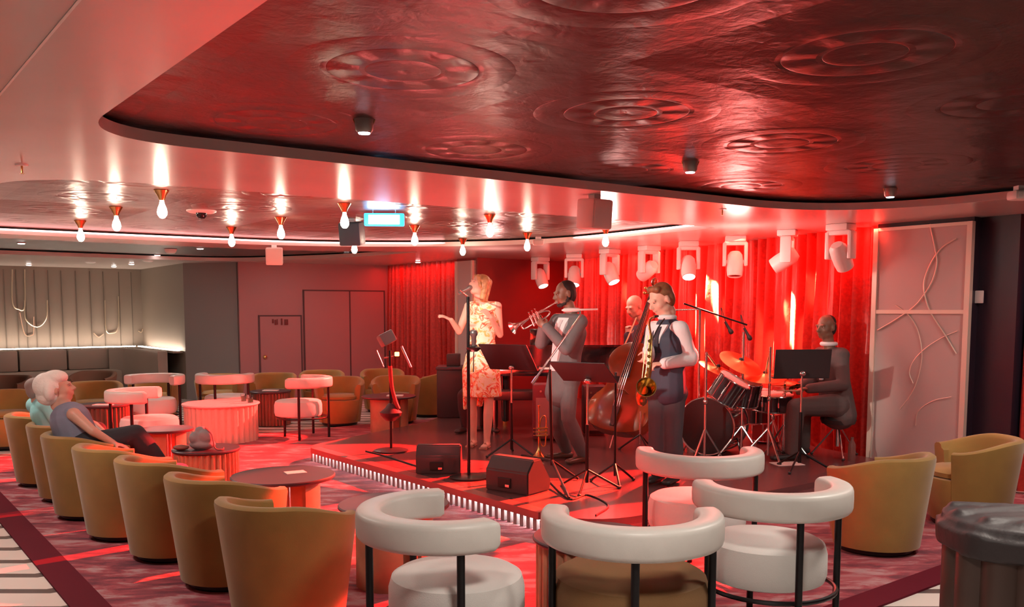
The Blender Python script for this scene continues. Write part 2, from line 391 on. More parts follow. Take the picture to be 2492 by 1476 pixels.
curtain('side_curtain', 'dark red velvet curtain beside the far pale pillar', (13.95, 8.02), (11.5, 7.95), 0, SZ, .05, .17, seed=4)
curtain('side_curtain', 'dark red curtain at the very right beyond the black wall', (3.24, 8.0), (.2, 8.0), 0, SZ, .06, .22, seed=8)
lamp('curtain_led', 'AREA', ab(12.7, 7.8, 2.3), ab(12.7, 7.95, 0), 16, RED, shape='RECTANGLE', size=.05, size_y=2.2).rotation_euler = (0, 0, ROT)
lamp('curtain_led', 'AREA', ab(2.4, 7.85, 2.3), ab(2.4, 7.95, 0), 3, RED, shape='RECTANGLE', size=.05, size_y=1.2).rotation_euler = (0, 0, ROT)

# decorated pillars
frame_m = mat('brushed_bronze_frame', (.80, .68, .58), .35, .3)
def onface(px, py, b): return onb(px, py, b)
bm = BM(); prism(bm, AB([(3.62, 7.82), (4.5, 7.82), (4.5, 8.5), (3.62, 8.5)]), 0, SZ); struct('wall_pillar_right', bm, dark_w)
pan = thing('pillar_panel', 'tall pale decorative panel with curved metal lines on the right pillar', 'panel', ab(4.06, 7.8))
pz = 2.26
bm = BM(); M = Matrix.Rotation(ROT+pi/2, 4, 'Z')
box(bm, -.42, .42, -.02, .015, .1, pz, M); obj('board', bm, mat('frosted_board', (.50, .42, .40), .5, bump=.04, bscale=80), pan, False)
bm = BM()
box(bm, -.45, -.405, -.02, .035, .02, pz+.03, M); box(bm, .405, .45, -.02, .035, .02, pz+.03, M)
box(bm, -.405, .405, -.02, .03, pz, pz+.03, M); box(bm, -.405, .405, -.02, .03, 1.50, 1.535, M)
obj('metal_frame', bm, frame_m, pan, False)
base = ab(4.06, 7.8)
curves = [([(2263, 545), (2275, 600), (2280, 640), (2270, 680), (2252, 712), (2225, 745), (2180, 777), (2136, 803)], .006),
          ([(2328, 580), (2295, 600), (2268, 635), (2250, 680), (2250, 715), (2265, 760), (2300, 815), (2327, 860)], .006),
          ([(2180, 742), (2210, 765), (2232, 800), (2243, 850), (2240, 895), (2222, 950), (2190, 995)], .004),
          ([(2330, 805), (2295, 820), (2255, 845), (2225, 875), (2213, 905), (2222, 932)], .004),
          ([(2315, 965), (2270, 975), (2235, 1000), (2228, 1035)], .003)]
for c, r in curves:
    bm = BM(); tube(bm, smooth_path([onb(x, y, 7.775)-base for x, y in c], 6), r, 6)
    obj('metal_line', bm, frame_m, pan)
bm = BM(); prism(bm, AB([(11.0, 7.87), (11.55, 7.87), (11.55, 10.1), (11.0, 10.1)]), 0, SZ); struct('wall_pillar_far', bm, mat('deep_red_pillar', (.22, .03, .03), .4))
p2 = thing('pillar_panel', 'pale narrow panel on the far pillar behind the singer', 'panel', ab(11.28, 7.85))
bm = BM(); box(bm, -.24, .24, -.02, .02, .0, SZ-.04, M); obj('board', bm, MATS['frosted_board'], p2, False)
bm = BM(); box(bm, .2, .24, -.02, .045, 0, SZ-.04, M); box(bm, -.24, -.2, -.02, .045, 0, SZ-.04, M); obj('metal_frame', bm, frame_m, p2, False)
o = onb(2383, 722, 7.9); bm = BM(); box(bm, -.035, .035, -.012, .01, -.055, .055, Matrix.Translation(o) @ M, .008)
tag(obj('wall_switch', bm, mat('white_plastic', (.7, .62, .6), .4), None, loc=o), 'small pale switch plate on the dark wall right of the panel', 'switch')

# doors on the far red-lit wall
Pw, Qw = ab(14.42, 5.45), ab(13.95, 8.0); dw = (Qw-Pw).normalized(); nw = Vector((-dw.y, dw.x, 0))
if nw.dot(Pw) > 0: nw = -nw
def onwall(px, py, off=.0):
    d = ray(px, py); t = (Pw.dot(nw)+off)/d.dot(nw); return Vector((d.x*t, d.y*t, HC+d.z*t))
groove = mat('door_gap', (.08, .035, .04), .6)
def door(name, x0, x1, y0, seams=()):
    a = onwall(x0, y0); b = onwall(x1, y0); u0 = (a-Pw).dot(dw); u1 = (b-Pw).dot(dw); zt = a.z
    Mw = Matrix(((dw.x, nw.x, 0, Pw.x), (dw.y, nw.y, 0, Pw.y), (0, 0, 1, 0), (0, 0, 0, 1)))
    bm = BM(); box(bm, u0, u1, 0, .02, .01, zt, Mw)
    d = struct(name, bm, wall_d)
    bm = BM()
    for q in (u0, u1, *[(onwall(s, y0)-Pw).dot(dw) for s in seams]): box(bm, q-.012, q+.012, .0, .024, 0, zt, Mw)
    box(bm, u0-.012, u1+.012, 0, .024, zt-.012, zt+.012, Mw)
    obj('door_gap', bm, groove, d, False)
    return d, Mw
d1, Mw = door('door_1', 630, 732, 768)
o = onwall(645, 868, .03); bm = BM(); bmesh.ops.create_uvsphere(bm, u_segments=12, v_segments=8, radius=.035, matrix=Matrix.Translation(o)); obj('door_handle', bm, brass, d1)
door('door_2', 738, 934, 706, (850,))
# red lettering above the door, as far as it can be read
so = onwall(681, 783, .03); bm = BM(); Ms = Matrix.Rotation(math.atan2(dw.y, dw.x), 4, 'Z')
for x0, x1, z0, z1 in ((-.13, -.10, -.02, .05), (-.085, -.06, -.05, .04), (-.05, -.035, -.045, .05), (.02, .045, -.05, .06), (.075, .14, -.05, .045)): box(bm, x0, x1, -.006, .006, z0, z1, Ms, .004)
o = obj('door_sign', bm, mat('sign_red', (.14, .008, .008), .5)); o.location = so
tag(o, 'small unreadable red lettering high on the single door', 'sign')

# niche: banquette, light ledge and U-shaped metal lines
bq = thing('banquette', 'long grey padded banquette below the lit ledge in the far niche', 'bench', ab(17.6, 1))
base = ab(17.6, 1)
upm = mat('banquette_leather', (.33, .27, .23), .45, bump=.15, bscale=8)
for k in range(8):
    b0 = 4.2-.78*(k+1); b1 = 4.2-.78*k
    bm = BM(); box(bm, b0+.008, b1-.008, 17.45, 17.62, .46, .83, Matrix.Rotation(ROT, 4, 'Z') , .04); bmesh.ops.translate(bm, verts=bm.verts, vec=-base)
    obj('back_cushion', bm, upm, bq)
bm = BM(); box(bm, -2.2, 4.2, 16.9, 17.6, .04, .46, Matrix.Rotation(ROT, 4, 'Z'), .04); bmesh.ops.translate(bm, verts=bm.verts, vec=-base); obj('seat', bm, upm, bq)
bm = BM()
pts = [ab(17.5, 4.15), ab(17.35, 4.45), ab(16.9, 4.62), ab(16.2, 4.66), ab(15.75, 4.66)]
pp = smooth_path(pts, 6)
inn = []; 
for i, p in enumerate(pp):
    t = (pp[min(i+1, len(pp)-1)]-pp[max(i-1, 0)]).normalized(); inn.append(p+Vector((-t.y, t.x, 0))*-.16)
poly = pp+inn[::-1]
prism(bm, [p-base for p in poly], .04, .83); obj('end_panel', bm, upm, bq)
bm = BM(); prism(bm, AB([(17.55, -4), (18.19, -4), (18.19, 4.9), (15.5, 4.85), (15.5, 4.68), (17.3, 4.66), (17.64, 4.3)]), .80, .835); struct('trim_3', bm, niche_m)
led = mat('led_warm', (1, 1, 1), .5, emit=(1, .84, .68), es=30)
bm = BM(); prism(bm, AB([(17.95, -3.8), (18.02, -3.8), (18.02, 4.72), (17.95, 4.72)]), .836, .85); prism(bm, AB([(15.55, 4.76), (17.95, 4.76), (17.95, 4.81), (15.55, 4.81)]), .836, .85)
tag(obj('ledge_light', bm, led, None, False), 'glowing white light strip along the ledge above the banquette', 'light')
nm = mat('niche_metal', (.75, .62, .48), .3, .8)
groove_n = mat('niche_groove', (.14, .11, .088), .6)
uu = [([(30, 655), (30, 735), (45, 752), (60, 745), (60, 655)], 0), ([(60, 730), (62, 775), (90, 795), (112, 775), (115, 730)], 0), ([(48, 760), (60, 812), (78, 815), (82, 805), (82, 770)], 0), ([(255, 730), (258, 800), (272, 810), (288, 795), (288, 720)], 0), ([(228, 810), (240, 820), (252, 812)], 0), ([(336, 805), (344, 808), (347, 800)], 0)]
wl = thing('wall_relief', 'U-shaped metal line relief on the niche back wall', 'decoration', ab(18.18, 2))
for c, _ in uu:
    bm = BM(); tube(bm, smooth_path([ona(x, y, 18.17)-ab(18.18, 2) for x, y in c], 5), .011, 5); obj('metal_line', bm, nm, wl)
bm = BM()
for x in (10, 40, 62, 85, 118, 150, 185, 220, 252, 290, 320):
    p = ona(x, 700, 18.19)-ab(18.18, 2); q = Vector((p.x, p.y, .84)); tube(bm, [Vector((q.x, q.y, .84)), Vector((q.x, q.y, SZ-.06))], .008, 5)
obj('groove', bm, groove_n, wl)

# ================================================================== FURNITURE
def make_barrel(vel=mustard):
    t = thing('barrel_chair', 'x', 'chair')
    bm = BM(); lathe(bm, [(0, .04), (.235, .04), (.25, .055), (.285, .2), (.305, .33), (.30, .35), (0, .35)], seg=40); obj('body', bm, vel, t)
    bm = BM(); lathe(bm, [(0, .345), (.235, .345), (.262, .36), (.265, .39), (.24, .41), (0, .415)], seg=36); obj('seat', bm, vel, t)
    bm = BM(); rings = []; N = 56; TH = math.radians(122)
    for i in range(N+1):
        th = -TH+2*TH*i/N; a = -pi/2+th
        u = abs(th)/TH; k = max(0, (u-.35)/.65); k = k*k*(3-2*k)
        top = .635-.085*k
        endr = 1.0
        def ro(z): return .262+.085*(z/.655)
        sec = []
        for z in (.05, .12, .2, .3, .4, .5, top-.03): sec.append((ro(z)+.004, z))
        sec += [(ro(top)-.002, top-.012), (ro(top)-.018, top), (ro(top)-.045, top), (ro(top)-.062, top-.012), (ro(top)-.07, top-.035)]
        for z in (.5, .4, .33): sec.append((ro(z)-.085, z))
        sec += [(ro(.2)-.085, .2), (ro(.05)-.085, .05)]
        rings.append([Vector((r*math.cos(a), r*math.sin(a), z)) for r, z in sec])
    ringsurf(bm, rings); obj('backrest', bm, vel, t)
    bm = BM(); lathe(bm, [(0, .008), (.225, .008), (.235, .02), (.235, .046), (0, .046)], seg=32); obj('plinth', bm, black_m, t)
    return t
def make_rail_chair(seatm=None):
    t = thing('rail_back_chair', 'x', 'chair')
    bm = BM(); lathe(bm, [(0, .262), (.24, .262), (.272, .275), (.283, .31), (.282, .40), (.27, .443), (.245, .458), (0, .464)], (0, .05, 0), seg=44); obj('seat', bm, seatm or white_s, t)
    bm = BM(); rings = []; N = 52; TH = math.radians(108)
    for i in range(N+1):
        th = -TH+2*TH*i/N; a = -pi/2+th; e = min(1, (TH-abs(th))/math.radians(5)); e = .8+.2*math.sin(e*pi/2)
        cr, cz = .31, .678; hw, hh = .054*e, .062*e; sec = []
        for k in range(20):
            q = 2*pi*k/20; c, s = math.cos(q), math.sin(q)
            sec.append((cr+hw*math.copysign(abs(c)**.45, c)+.008*(s > 0)*0, cz+hh*math.copysign(abs(s)**.45, s)))
        rings.append([Vector((r*math.cos(a), r*math.sin(a), z)) for r, z in sec])
    ringsurf(bm, rings); obj('back_rail', bm, white_l, t)
    for an, h in ((0, .64), (82, .64), (-82, .64), (180, .26)):
        a = math.radians(-90+an); r0 = .318 if an != 180 else .22
        bm = BM(); tube(bm, [(r0*math.cos(a), r0*math.sin(a), .008), (r0*math.cos(a), r0*math.sin(a), h)], .016, 12); obj('leg', bm, black_m, t)
    bm = BM(); tube(bm, arcpts((0, .0, .25), .300, 0, 2*pi, 40)[:-1], .011, 8, closed=True); obj('seat_ring', bm, black_m, t)
    return t
def put(proto, x, y, face, label, group, first):
    o = proto if first else copy_tree(proto)
    o.location = (x, y, 0.0); o.rotation_euler = (0, 0, math.radians(face-90)); o['label'] = label; o['group'] = group
    return o
def bypx(px, Y): return ((px-CX)/F*Y, Y)
bar = make_barrel(); dbar = make_barrel(brownv)
near = [(-1.10, 4.27, 62, 'large mustard barrel chair in the foreground, nearest of its curving row'),
        (-1.59, 4.90, 55, 'mustard barrel chair just behind the nearest one in the left row'),
        (-2.11, 5.45, 50, 'mustard barrel chair third from the front of the left row'),
        (-2.61, 5.94, 48, 'empty mustard barrel chair right in front of the white-haired woman'),
        (-3.13, 6.53, 42, 'mustard barrel chair the white-haired woman sits in'),
        (-3.56, 7.12, 42, 'mustard barrel chair holding the person in turquoise'),
        (-4.09, 7.74, 38, 'mustard barrel chair at the far left end of the near row')]
for i, (x, y, f_, l) in enumerate(near): put(bar, x, y, f_, l, 'mustard barrel chairs with their backs to us', i == 0)
put(bar, 2.33, 5.58, 128, 'mustard barrel chair standing alone right of the white chairs', 'mustard barrel chairs at the right', False)
put(bar, 3.27, 6.25, 165, 'mustard barrel chair below the dark wall at the right edge', 'mustard barrel chairs at the right', False)
far = [(8, 9.8, -40, 'mustard barrel chair cut by the left edge of the picture'),
       (225, 11.0, -70, 'mustard barrel chair right behind the white-haired woman'),
       (372, 11.9, -85, 'mustard barrel chair behind the pair of white rail chairs'),
       (532, 12.3, -85, 'mustard barrel chair left of the door behind a white rail chair'),
       (661, 12.5, -90, 'mustard barrel chair under the single door'),
       (782, 13.1, -80, 'mustard barrel chair below the double door, half hidden'),
       (824, 11.8, -80, 'orange-lit mustard barrel chair right of the red-lit white chair'),
       (930, 13.4, -80, 'mustard barrel chair backed against the far dark curtain'),
       (962, 11.95, -90, 'mustard barrel chair facing us behind the standing instrument'),
       (1042, 12.8, 170, 'mustard barrel chair turned sideways left of the singer')]
for px, Y, f_, l in far: put(bar, *bypx(px, Y), f_, l, 'mustard barrel chairs at the far side', False)
put(dbar, *bypx(220, 12.9), -90, 'dark brown barrel chair by the niche behind the white-haired woman', 'dark brown barrel chairs', True)
put(dbar, *bypx(5, 12.0), -90, 'dark brown barrel chair at the left edge by the niche', 'dark brown barrel chairs', False)
rc = make_rail_chair()
rail = [(-.275, 3.565, 23, 'white rail-backed chair right beside the nearest mustard barrel chair'),
        (1.21, 4.07, 97, 'white rail-backed chair in front of the lone mustard chair, seat in full view'),
        (1.08, 5.04, 90, 'white rail-backed chair directly in front of the saxophone player'),
        (*bypx(345, 8.9), 10, 'white rail-backed chair partly red-lit beside the white-haired woman'),
        (*bypx(372, 10.9), -100, 'white rail-backed chair behind the partly red-lit one'),
        (*bypx(546, 11.2), 85, 'white rail-backed chair behind the big fluted red drum table'),
        (*bypx(733, 10.6), 178, 'white rail-backed chair with red-lit seat, by the stage corner')]
WX = {1: (1.18, 3.98)}
for i, (x, y, f_, l) in enumerate(rail):
    put(rc, x, y, f_, l, 'white rail-backed chairs', i == 0)
rc2 = make_rail_chair(mat('brown_seat_velvet', (.20, .10, .035), .8, bump=.1, bscale=200))
for ch_ in rc2.children:
    if ch_.name.startswith('seat') and not ch_.name.startswith('seat_ring'): ch_.scale = (1.13, 1.13, 1.04)
put(rc2, .478, 3.47, 85, 'white rail-backed chair with brown mustard seat, front centre', 'white rail-backed chairs', True)

def round_table(px, Y, r, label, kind='fin', zt=.46, topm=None, sidem=None, group='lounge tables', xy=None, flute=34, fdep=.022):
    x, y = xy or bypx(px, Y); t = thing('lounge_table', label, 'table', (x, y, 0), group=group)
    bm = BM(); lathe(bm, [(0, zt-.025), (r-.01, zt-.025), (r, zt-.015), (r, zt-.006), (r-.006, zt), (0, zt)], seg=48); obj('tabletop', bm, topm or table_top, t)
    if kind == 'drum':
        bm = BM(); lathe(bm, [(r*.95, .008), (r*.95, zt-.025)], seg=240, flute=flute, depth=fdep); obj('drum_base', bm, sidem or wood, t)
    else:
        for k, (a0, a1, rr) in enumerate(((200, 290, .7), (320, 380, .7), (60, 130, .7))):
            bm = BM(); ring = []
            for i in range(13):
                a = math.radians(a0+(a1-a0)*i/12); ring.append((rr*r*math.cos(a), rr*r*math.sin(a)))
            inn = [(p[0]*.86, p[1]*.86) for p in ring][::-1]
            prism(bm, ring+inn, .008, zt-.025); obj('base_panel', bm, sidem or wood, t)
        bm = BM(); lathe(bm, [(.045, .008), (.045, zt-.025)], seg=16); obj('column', bm, chrome, t)
    return t
round_table(0, 0, .335, 'round dark lounge table in the red light below the stage edge', xy=(-1.50, 5.72))
round_table(0, 0, .31, 'round dark lounge table seen through the nearest white chair', xy=(-.66, 4.86))
round_table(0, 0, .255, 'fluted drum table carrying the grey bag', 'drum', .47, xy=(-2.37, 6.78))
round_table(534, 10.35, .44, 'large fluted drum table flooded with red light', 'drum', .45, topm=mat('pale_marble', (.7, .66, .64), .3), sidem=mat('pale_fluted_wood', (.66, .46, .38), .4))
round_table(398, 8.0, .24, 'small dark lounge table behind the black-trousered knees')
round_table(945, 11.0, .34, 'dark lounge table in front of the facing mustard chair', 'fin', .47)
round_table(656, 11.8, .27, 'dark lounge table under the single door', 'drum', .46, sidem=dwood)
round_table(245, 10.1, .3, 'dark lounge table beside the white-haired woman, far side', 'drum', .46, sidem=dwood)
round_table(0, 0, .30, 'brown drum table tucked ahead of the front centre white chair', 'drum', .44, xy=(.40, 4.22), sidem=wood)
rt = round_table(0, 0, .33, 'dark fluted drum table in the bottom right corner', 'drum', .55, flute=12, fdep=.035, xy=(2.27, 3.88), sidem=mat('corner_wood', (.07, .04, .032), .4, bump=.05, bscale=30))
for px, Y, zt, lab in [(960, 10.95, .47, 'white paper on the table before the facing mustard chair'), (656, 11.75, .46, 'white menu card on the table under the door'), (245, 9.95, .46, 'pale folded napkin on the table beside the woman')]:
    x, y = bypx(px, Y); bm = BM(); box(bm, x-.10, x+.10, y-.06, y+.06, zt, zt+.012, None, .003)
    tag(obj('paper', bm, mat('paper', (.85, .8, .76), .7), None, False, loc=(x, y, zt)), lab, 'paper', 'papers on the tables')
p = Vector((-1.45, 5.78, .46)); bm = BM(); box(bm, -.05, .08, -.05, .05, 0, .004, Matrix.Translation(p) @ Matrix.Rotation(.5, 4, 'Z')); tag(obj('paper', bm, MATS['paper'], None, False, loc=p), 'crumpled receipt on the red-lit round table', 'paper', 'papers on the tables')
# glasses on the marble-topped drum / behind
for i, (px, Y) in enumerate([(590, 10.5), (606, 10.35)]):
    x, y = bypx(px, Y); bm = BM(); lathe(bm, [(0, .45), (.03, .45), (.032, .455), (.036, .54), (.033, .54), (.028, .458), (0, .458)], (x, y, 0), 18)
    tag(obj('glass', bm, mat('clear_glass', (.9, .9, .9), .03, trans=1.), None, loc=(x, y, .45)), 'clear empty glass on the large red-lit drum table, '+('left of the pair' if i == 0 else 'right of the pair'), 'glass', 'glasses on the drum table')

# ================================================================== organic bodies
def ov(bm, p0, p1, s0, s1=None, lat=None, seg=14):
    """capsule with an oval section: s = (half width along lat, half depth)"""
    p0 = Vector(p0); p1 = Vector(p1)
    if not isinstance(s0, (tuple, list)): s0 = (s0, s0)
    if s1 is None: s1 = s0
    if not isinstance(s1, (tuple, list)): s1 = (s1, s1)
    ax = p1-p0; L = ax.length
    if L < 1e-5: ax = Vector((0, 0, 1))
    ax.normalize()
    if lat is None: x, y, _ = frame(ax, Vector((.31, .2, .93)))
    else:
        lat = Vector(lat); x = (lat-ax*lat.dot(ax)).normalized(); y = ax.cross(x)
    rings = []
    def ring(c, a, b): return [c+x*(a*math.cos(2*pi*k/seg))+y*(b*math.sin(2*pi*k/seg)) for k in range(seg)]
    m0 = min(s0); m1 = min(s1)
    for k in (85, 60, 35, 12): q = math.radians(k); rings.append(ring(p0-ax*m0*math.sin(q), s0[0]*math.cos(q), s0[1]*math.cos(q)))
    rings.append(ring(p0, *s0)); rings.append(ring(p1, *s1))
    for k in (12, 35, 60, 85): q = math.radians(k); rings.append(ring(p1+ax*m1*math.sin(q), s1[0]*math.cos(q), s1[1]*math.cos(q)))
    ringsurf(bm, rings)
def ell(bm, c, r, R=None):
    M = Matrix.Translation(Vector(c)) @ (R.to_4x4() if R else Matrix.Identity(4)) @ Matrix.Diagonal((*r, 1))
    bmesh.ops.create_uvsphere(bm, u_segments=20, v_segments=14, radius=1, matrix=M)
def organic(name, bm, m, parent=None, voxel=.009, sm=4, loc=None):
    o = obj(name, bm, m, None, True)
    md = o.modifiers.new('r', 'REMESH'); md.mode = 'VOXEL'; md.voxel_size = voxel; md.use_smooth_shade = True
    s = o.modifiers.new('s', 'SMOOTH'); s.iterations = sm; s.factor = .5
    dg = bpy.context.evaluated_depsgraph_get(); dg.update()
    me = bpy.data.meshes.new_from_object(o.evaluated_get(dg)); old = o.data; o.modifiers.clear(); o.data = me; bpy.data.meshes.remove(old)
    if not me.materials: me.materials.append(m)
    me.shade_smooth()
    if parent:
        o.parent = parent; me.transform(Matrix.Translation(-parent.location))
    elif loc is not None:
        me.transform(Matrix.Translation(-Vector(loc))); o.location = loc
    return o
def hand(bm, wr, d, nrm, curl=.6, s=1., thumb=1, spread=.12):
    """palm from the wrist along d, palm normal nrm; five tapered fingers"""
    d = Vector(d).normalized(); nrm = Vector(nrm); nrm = (nrm-d*nrm.dot(d)).normalized(); x = d.cross(nrm)*thumb
    wr = Vector(wr)
    ov(bm, wr-d*.01*s, wr+d*.06*s, (.026*s, .014*s), (.036*s, .013*s), lat=x)
    for k, (off, L) in enumerate(((.028, .070), (.0095, .080), (-.0095, .074), (-.027, .058))):
        p = wr+d*.075*s+x*off*s; dd = (d+x*off*spread*20).normalized(); c = curl*(1+.12*k)
        a = 0
        for j, (fl, rr) in enumerate(((.45, .0088), (.32, .008), (.25, .0072))):
            a += c*(.5 if j == 0 else .8)
            q = p+(dd*math.cos(a)+nrm*math.sin(a))*L*fl*s
            ov(bm, p, q, rr*s, rr*.92*s, seg=8); p = q
    p = wr+d*.02*s+x*.024*s; q = p+(d*.5+x*.75+nrm*.35).normalized()*.034*s; ov(bm, p, q, .0115*s, .0095*s, seg=8)
    q2 = q+(d*.85+x*.25+nrm*.45).normalized()*.028*s; ov(bm, q, q2, .0092*s, .0078*s, seg=8)
def head_prims(bm, c, yaw, pitch=0, roll=0, s=1., mouth_open=0.):
    """c = head centre; face looks along local -Y turned by yaw (degrees, 0 = towards the viewer, 90 = picture left)"""
    R = Matrix.Rotation(math.radians(-yaw), 3, 'Z') @ Matrix.Rotation(math.radians(pitch), 3, 'X') @ Matrix.Rotation(math.radians(roll), 3, 'Y')
    c = Vector(c)
    def L(x, y, z): return c+R @ Vector((x*s, y*s, z*s))
    def E(x, y, z, rx, ry, rz): ell(bm, L(x, y, z), (rx*s, ry*s, rz*s), R)
    E(0, .015, .03, .074, .092, .082)      # cranium
    E(0, -.028, -.02, .062, .062, .085)    # face
    E(0, -.045, -.082-mouth_open*.015, .036, .034, .026)  # chin
    for sx in (-1, 1):
        E(sx*.036, -.05, -.03, .026, .028, .026)        # cheek
        E(sx*.04, -.01, -.07-mouth_open*.01, .024, .045, .03) # jaw
        E(sx*.078, .01, -.012, .009, .019, .031)        # ear
        E(sx*.027, -.082, .018, .026, .013, .009)       # brow
    ov(bm, L(0, -.086, .005), L(0, -.108, -.03), .0105*s, .0135*s, seg=8)
    for sx in (-1, 1): E(sx*.012, -.098, -.034, .009, .010, .008)
    E(0, -.086, -.055+mouth_open*.003, .023, .011, .006); E(0, -.083, -.066-mouth_open*.02, .02, .011, .007)
    ov(bm, L(0, .02, -.05), L(0, .03, -.12), .052*s, .052*s)
    return L, R
def eyes(L, R, s, parent, m_iris=None):
    wh = mat('eye_white', (.5, .42, .38), .4); ir = mat('eye_iris', (.03, .02, .015), .2)
    for sx in (-1, 1):
        bm = BM(); ell(bm, L(sx*.029, -.0795, .002), (.012*s, .006*s, .0042*s), R); bmesh.ops.translate(bm, verts=bm.verts, vec=-parent.location); e = obj('eye', bm, wh, parent)
        bm = BM(); ell(bm, L(sx*.029, -.0848, .002), (.005*s, .0028*s, .004*s), R); bmesh.ops.translate(bm, verts=bm.verts, vec=-parent.location); obj('iris', bm, ir, e)
def limb(bm, a, b, c, ra, rb, rc):
    ov(bm, a, b, ra, rb); ov(bm, b, c, rb, rc)
class Fig:
    """joints in world space; builds the body and garments that follow it"""
    def __init__(s, **k): s.__dict__.update(k)
    def torso(s, bm, g=0.):
        lat = s.shR-s.shL; lat.normalize(); k = s.k; m = (s.pel+s.nk)/2; lp = (s.hipR-s.hipL).normalized()
        ch = s.pel.lerp(s.nk, .68); wa = s.pel.lerp(s.nk, .33)
        ov(bm, s.pel, wa, (.155*k*s.fat+g, .105*k*s.fat+g), (.135*k*s.fat+g, .095*k*s.fat+g), lp)
        ov(bm, wa, ch, (.135*k*s.fat+g, .095*k*s.fat+g), (.165*k+g, .112*k*s.fat**.5+g), lat)
        ov(bm, ch, s.nk-(s.nk-s.pel).normalized()*.07*k, (.165*k+g, .112*k+g), (.12*k+g, .07*k+g), lat)
        ov(bm, s.shL, s.shR, .052*k+g, .052*k+g)
        ov(bm, s.nk-(s.nk-s.pel)*.05, s.hd_c.lerp(s.nk, .45), .055*k+g*.3, .05*k+g*.3)
    def arms(s, bm, g=0., end=1., only=None):
        for sd in ('L', 'R'):
            if only and sd != only: continue
            a, b, c = getattr(s, 'sh'+sd), getattr(s, 'el'+sd), getattr(s, 'wr'+sd); k = s.k
            if end >= 1: limb(bm, a, b, b.lerp(c, end if end < 2 else 1), .049*k+g, .037*k+g, .026*k+g)
            else: ov(bm, a, a.lerp(b, end), .051*k+g, .045*k+g)
    def legs(s, bm, g=0., end=1.):
        for sd in ('L', 'R'):
            a, b, c = getattr(s, 'hip'+sd), getattr(s, 'kn'+sd), getattr(s, 'an'+sd); k = s.k
            ov(bm, a, b, .082*k*s.fat+g, .055*k+g); ov(bm, b, b.lerp(c, .35), .053*k+g, .056*k+g*end); ov(bm, b.lerp(c, .35), c, .056*k+g*end, .037*k+g*end)
        ov(bm, s.hipL, s.hipR, .10*k*s.fat+g, .10*k*s.fat+g)
    def feet(s, bm, g=0.):
        for sd in ('L', 'R'):
            c = getattr(s, 'an'+sd); t = getattr(s, 'toe'+sd); k = s.k
            h = Vector((c.x, c.y, c.z)); ov(bm, h, Vector((h.x, h.y, t.z+.03)), .036*k+g, .036*k+g)
            heel = Vector((h.x, h.y, t.z+.03))-(t-h).to_2d().to_3d().normalized()*.035
            ov(bm, heel, Vector((t.x, t.y, t.z+.024)), (.034*k+g, .028+g*.5), (.036*k+g, .02+g*.5), lat=Vector((-(t-h).y, (t-h).x, 0)))

def person(label, fig, skin, base, head, hands, voxel=.0085):
    bm = BM(); fig.torso(bm); fig.arms(bm); fig.legs(bm); fig.feet(bm)
    L, R = head_prims(bm, fig.hd_c, *head)
    for h in hands: hand(bm, *h[0], **h[1])
    o = organic('person', bm, skin, None, voxel, 2, base); tag(o, label, 'person')
    return o, L, R
def hair_cap(L, R, s, parent, m, extra=None, cut=0.0, thick=.0):
    bm = BM()
    def E(x, y, z, rx, ry, rz): ell(bm, L(x, y, z), (rx*s, ry*s, rz*s), R)
    E(0, .026, .040, .079+thick, .088+thick, .079+thick)
    E(0, .048, -.008, .079+thick, .062+thick, .088+thick)
    if extra: extra(bm, L, R, s)
    return organic('hair', bm, m, parent, .007, 2)
def J(Y, **k):
    out = {}
    for n, v in k.items():
        dy = v[2] if len(v) > 2 else 0
        out[n] = aty(v[0], v[1], Y+dy)
    return out
# ================================================================== PEOPLE
# --- singer
Y = 8.9
S_ = J(Y, pel=(1172, 868), nk=(1178, 737), hd_c=(1167, 692), shL=(1141, 745, .02), shR=(1210, 745, -.02), elL=(1117, 806, -.06), wrL=(1098, 778, -.16),
       elR=(1217, 814, .02), wrR=(1194, 772, -.16), hipL=(1158, 880), hipR=(1188, 880), knL=(1148, 982, .05), knR=(1190, 976, -.04), anL=(1152, 1072, .08), anR=(1185, 1077, -.06))
for n, px in (('toeL', 1146), ('toeR', 1180)):
    a = S_['an'+n[-1]]; S_[n] = Vector((a.x-.03, a.y-.14, ST+.005))
S_['anL'].z = ST+.10; S_['anR'].z = ST+.10
sing = Fig(k=.93, fat=.92, **S_)
base = Vector((S_['pel'].x, S_['pel'].y, ST))
o, L, R = person('singer in a floral dress on stage, head tilted back, one hand stretched out', sing, skin_l, base, (62, -18, 0, .96, .8),
    [((S_['wrL'], (-.82, -.2, .42), (.2, .3, -1)), dict(curl=.35, s=.95, thumb=-1, spread=.25)),
     ((S_['wrR'], (-.55, -.35, .7), (-.7, .5, 0)), dict(curl=.75, s=.93, thumb=1))])
singer = o; sL, sR = L, R
bm = BM(); ell(bm, L(0, -.088, -.064), (.017, .01, .02), R); bmesh.ops.translate(bm, verts=bm.verts, vec=-base); obj('mouth', bm, mat('open_mouth', (.12, .02, .02), .5), singer)
eyes(L, R, .96, singer)
def long_hair(bm, L, R, s):
    for x, y in ((-.062, .03), (.062, .03), (-.04, .075), (.04, .075), (0, .085)):
        ov(bm, L(x, y, .05), L(x*1.25, y+.012, -.15), .038, .028)
    ov(bm, L(-.03, -.055, .075), L(-.068, -.02, -.02), .02, .018); ov(bm, L(.03, -.055, .075), L(.068, -.02, -.02), .02, .018)
hair_cap(L, R, .96, singer, mat('blond_hair', (.50, .27, .12), .45, var=.35, vscale=30), long_hair)
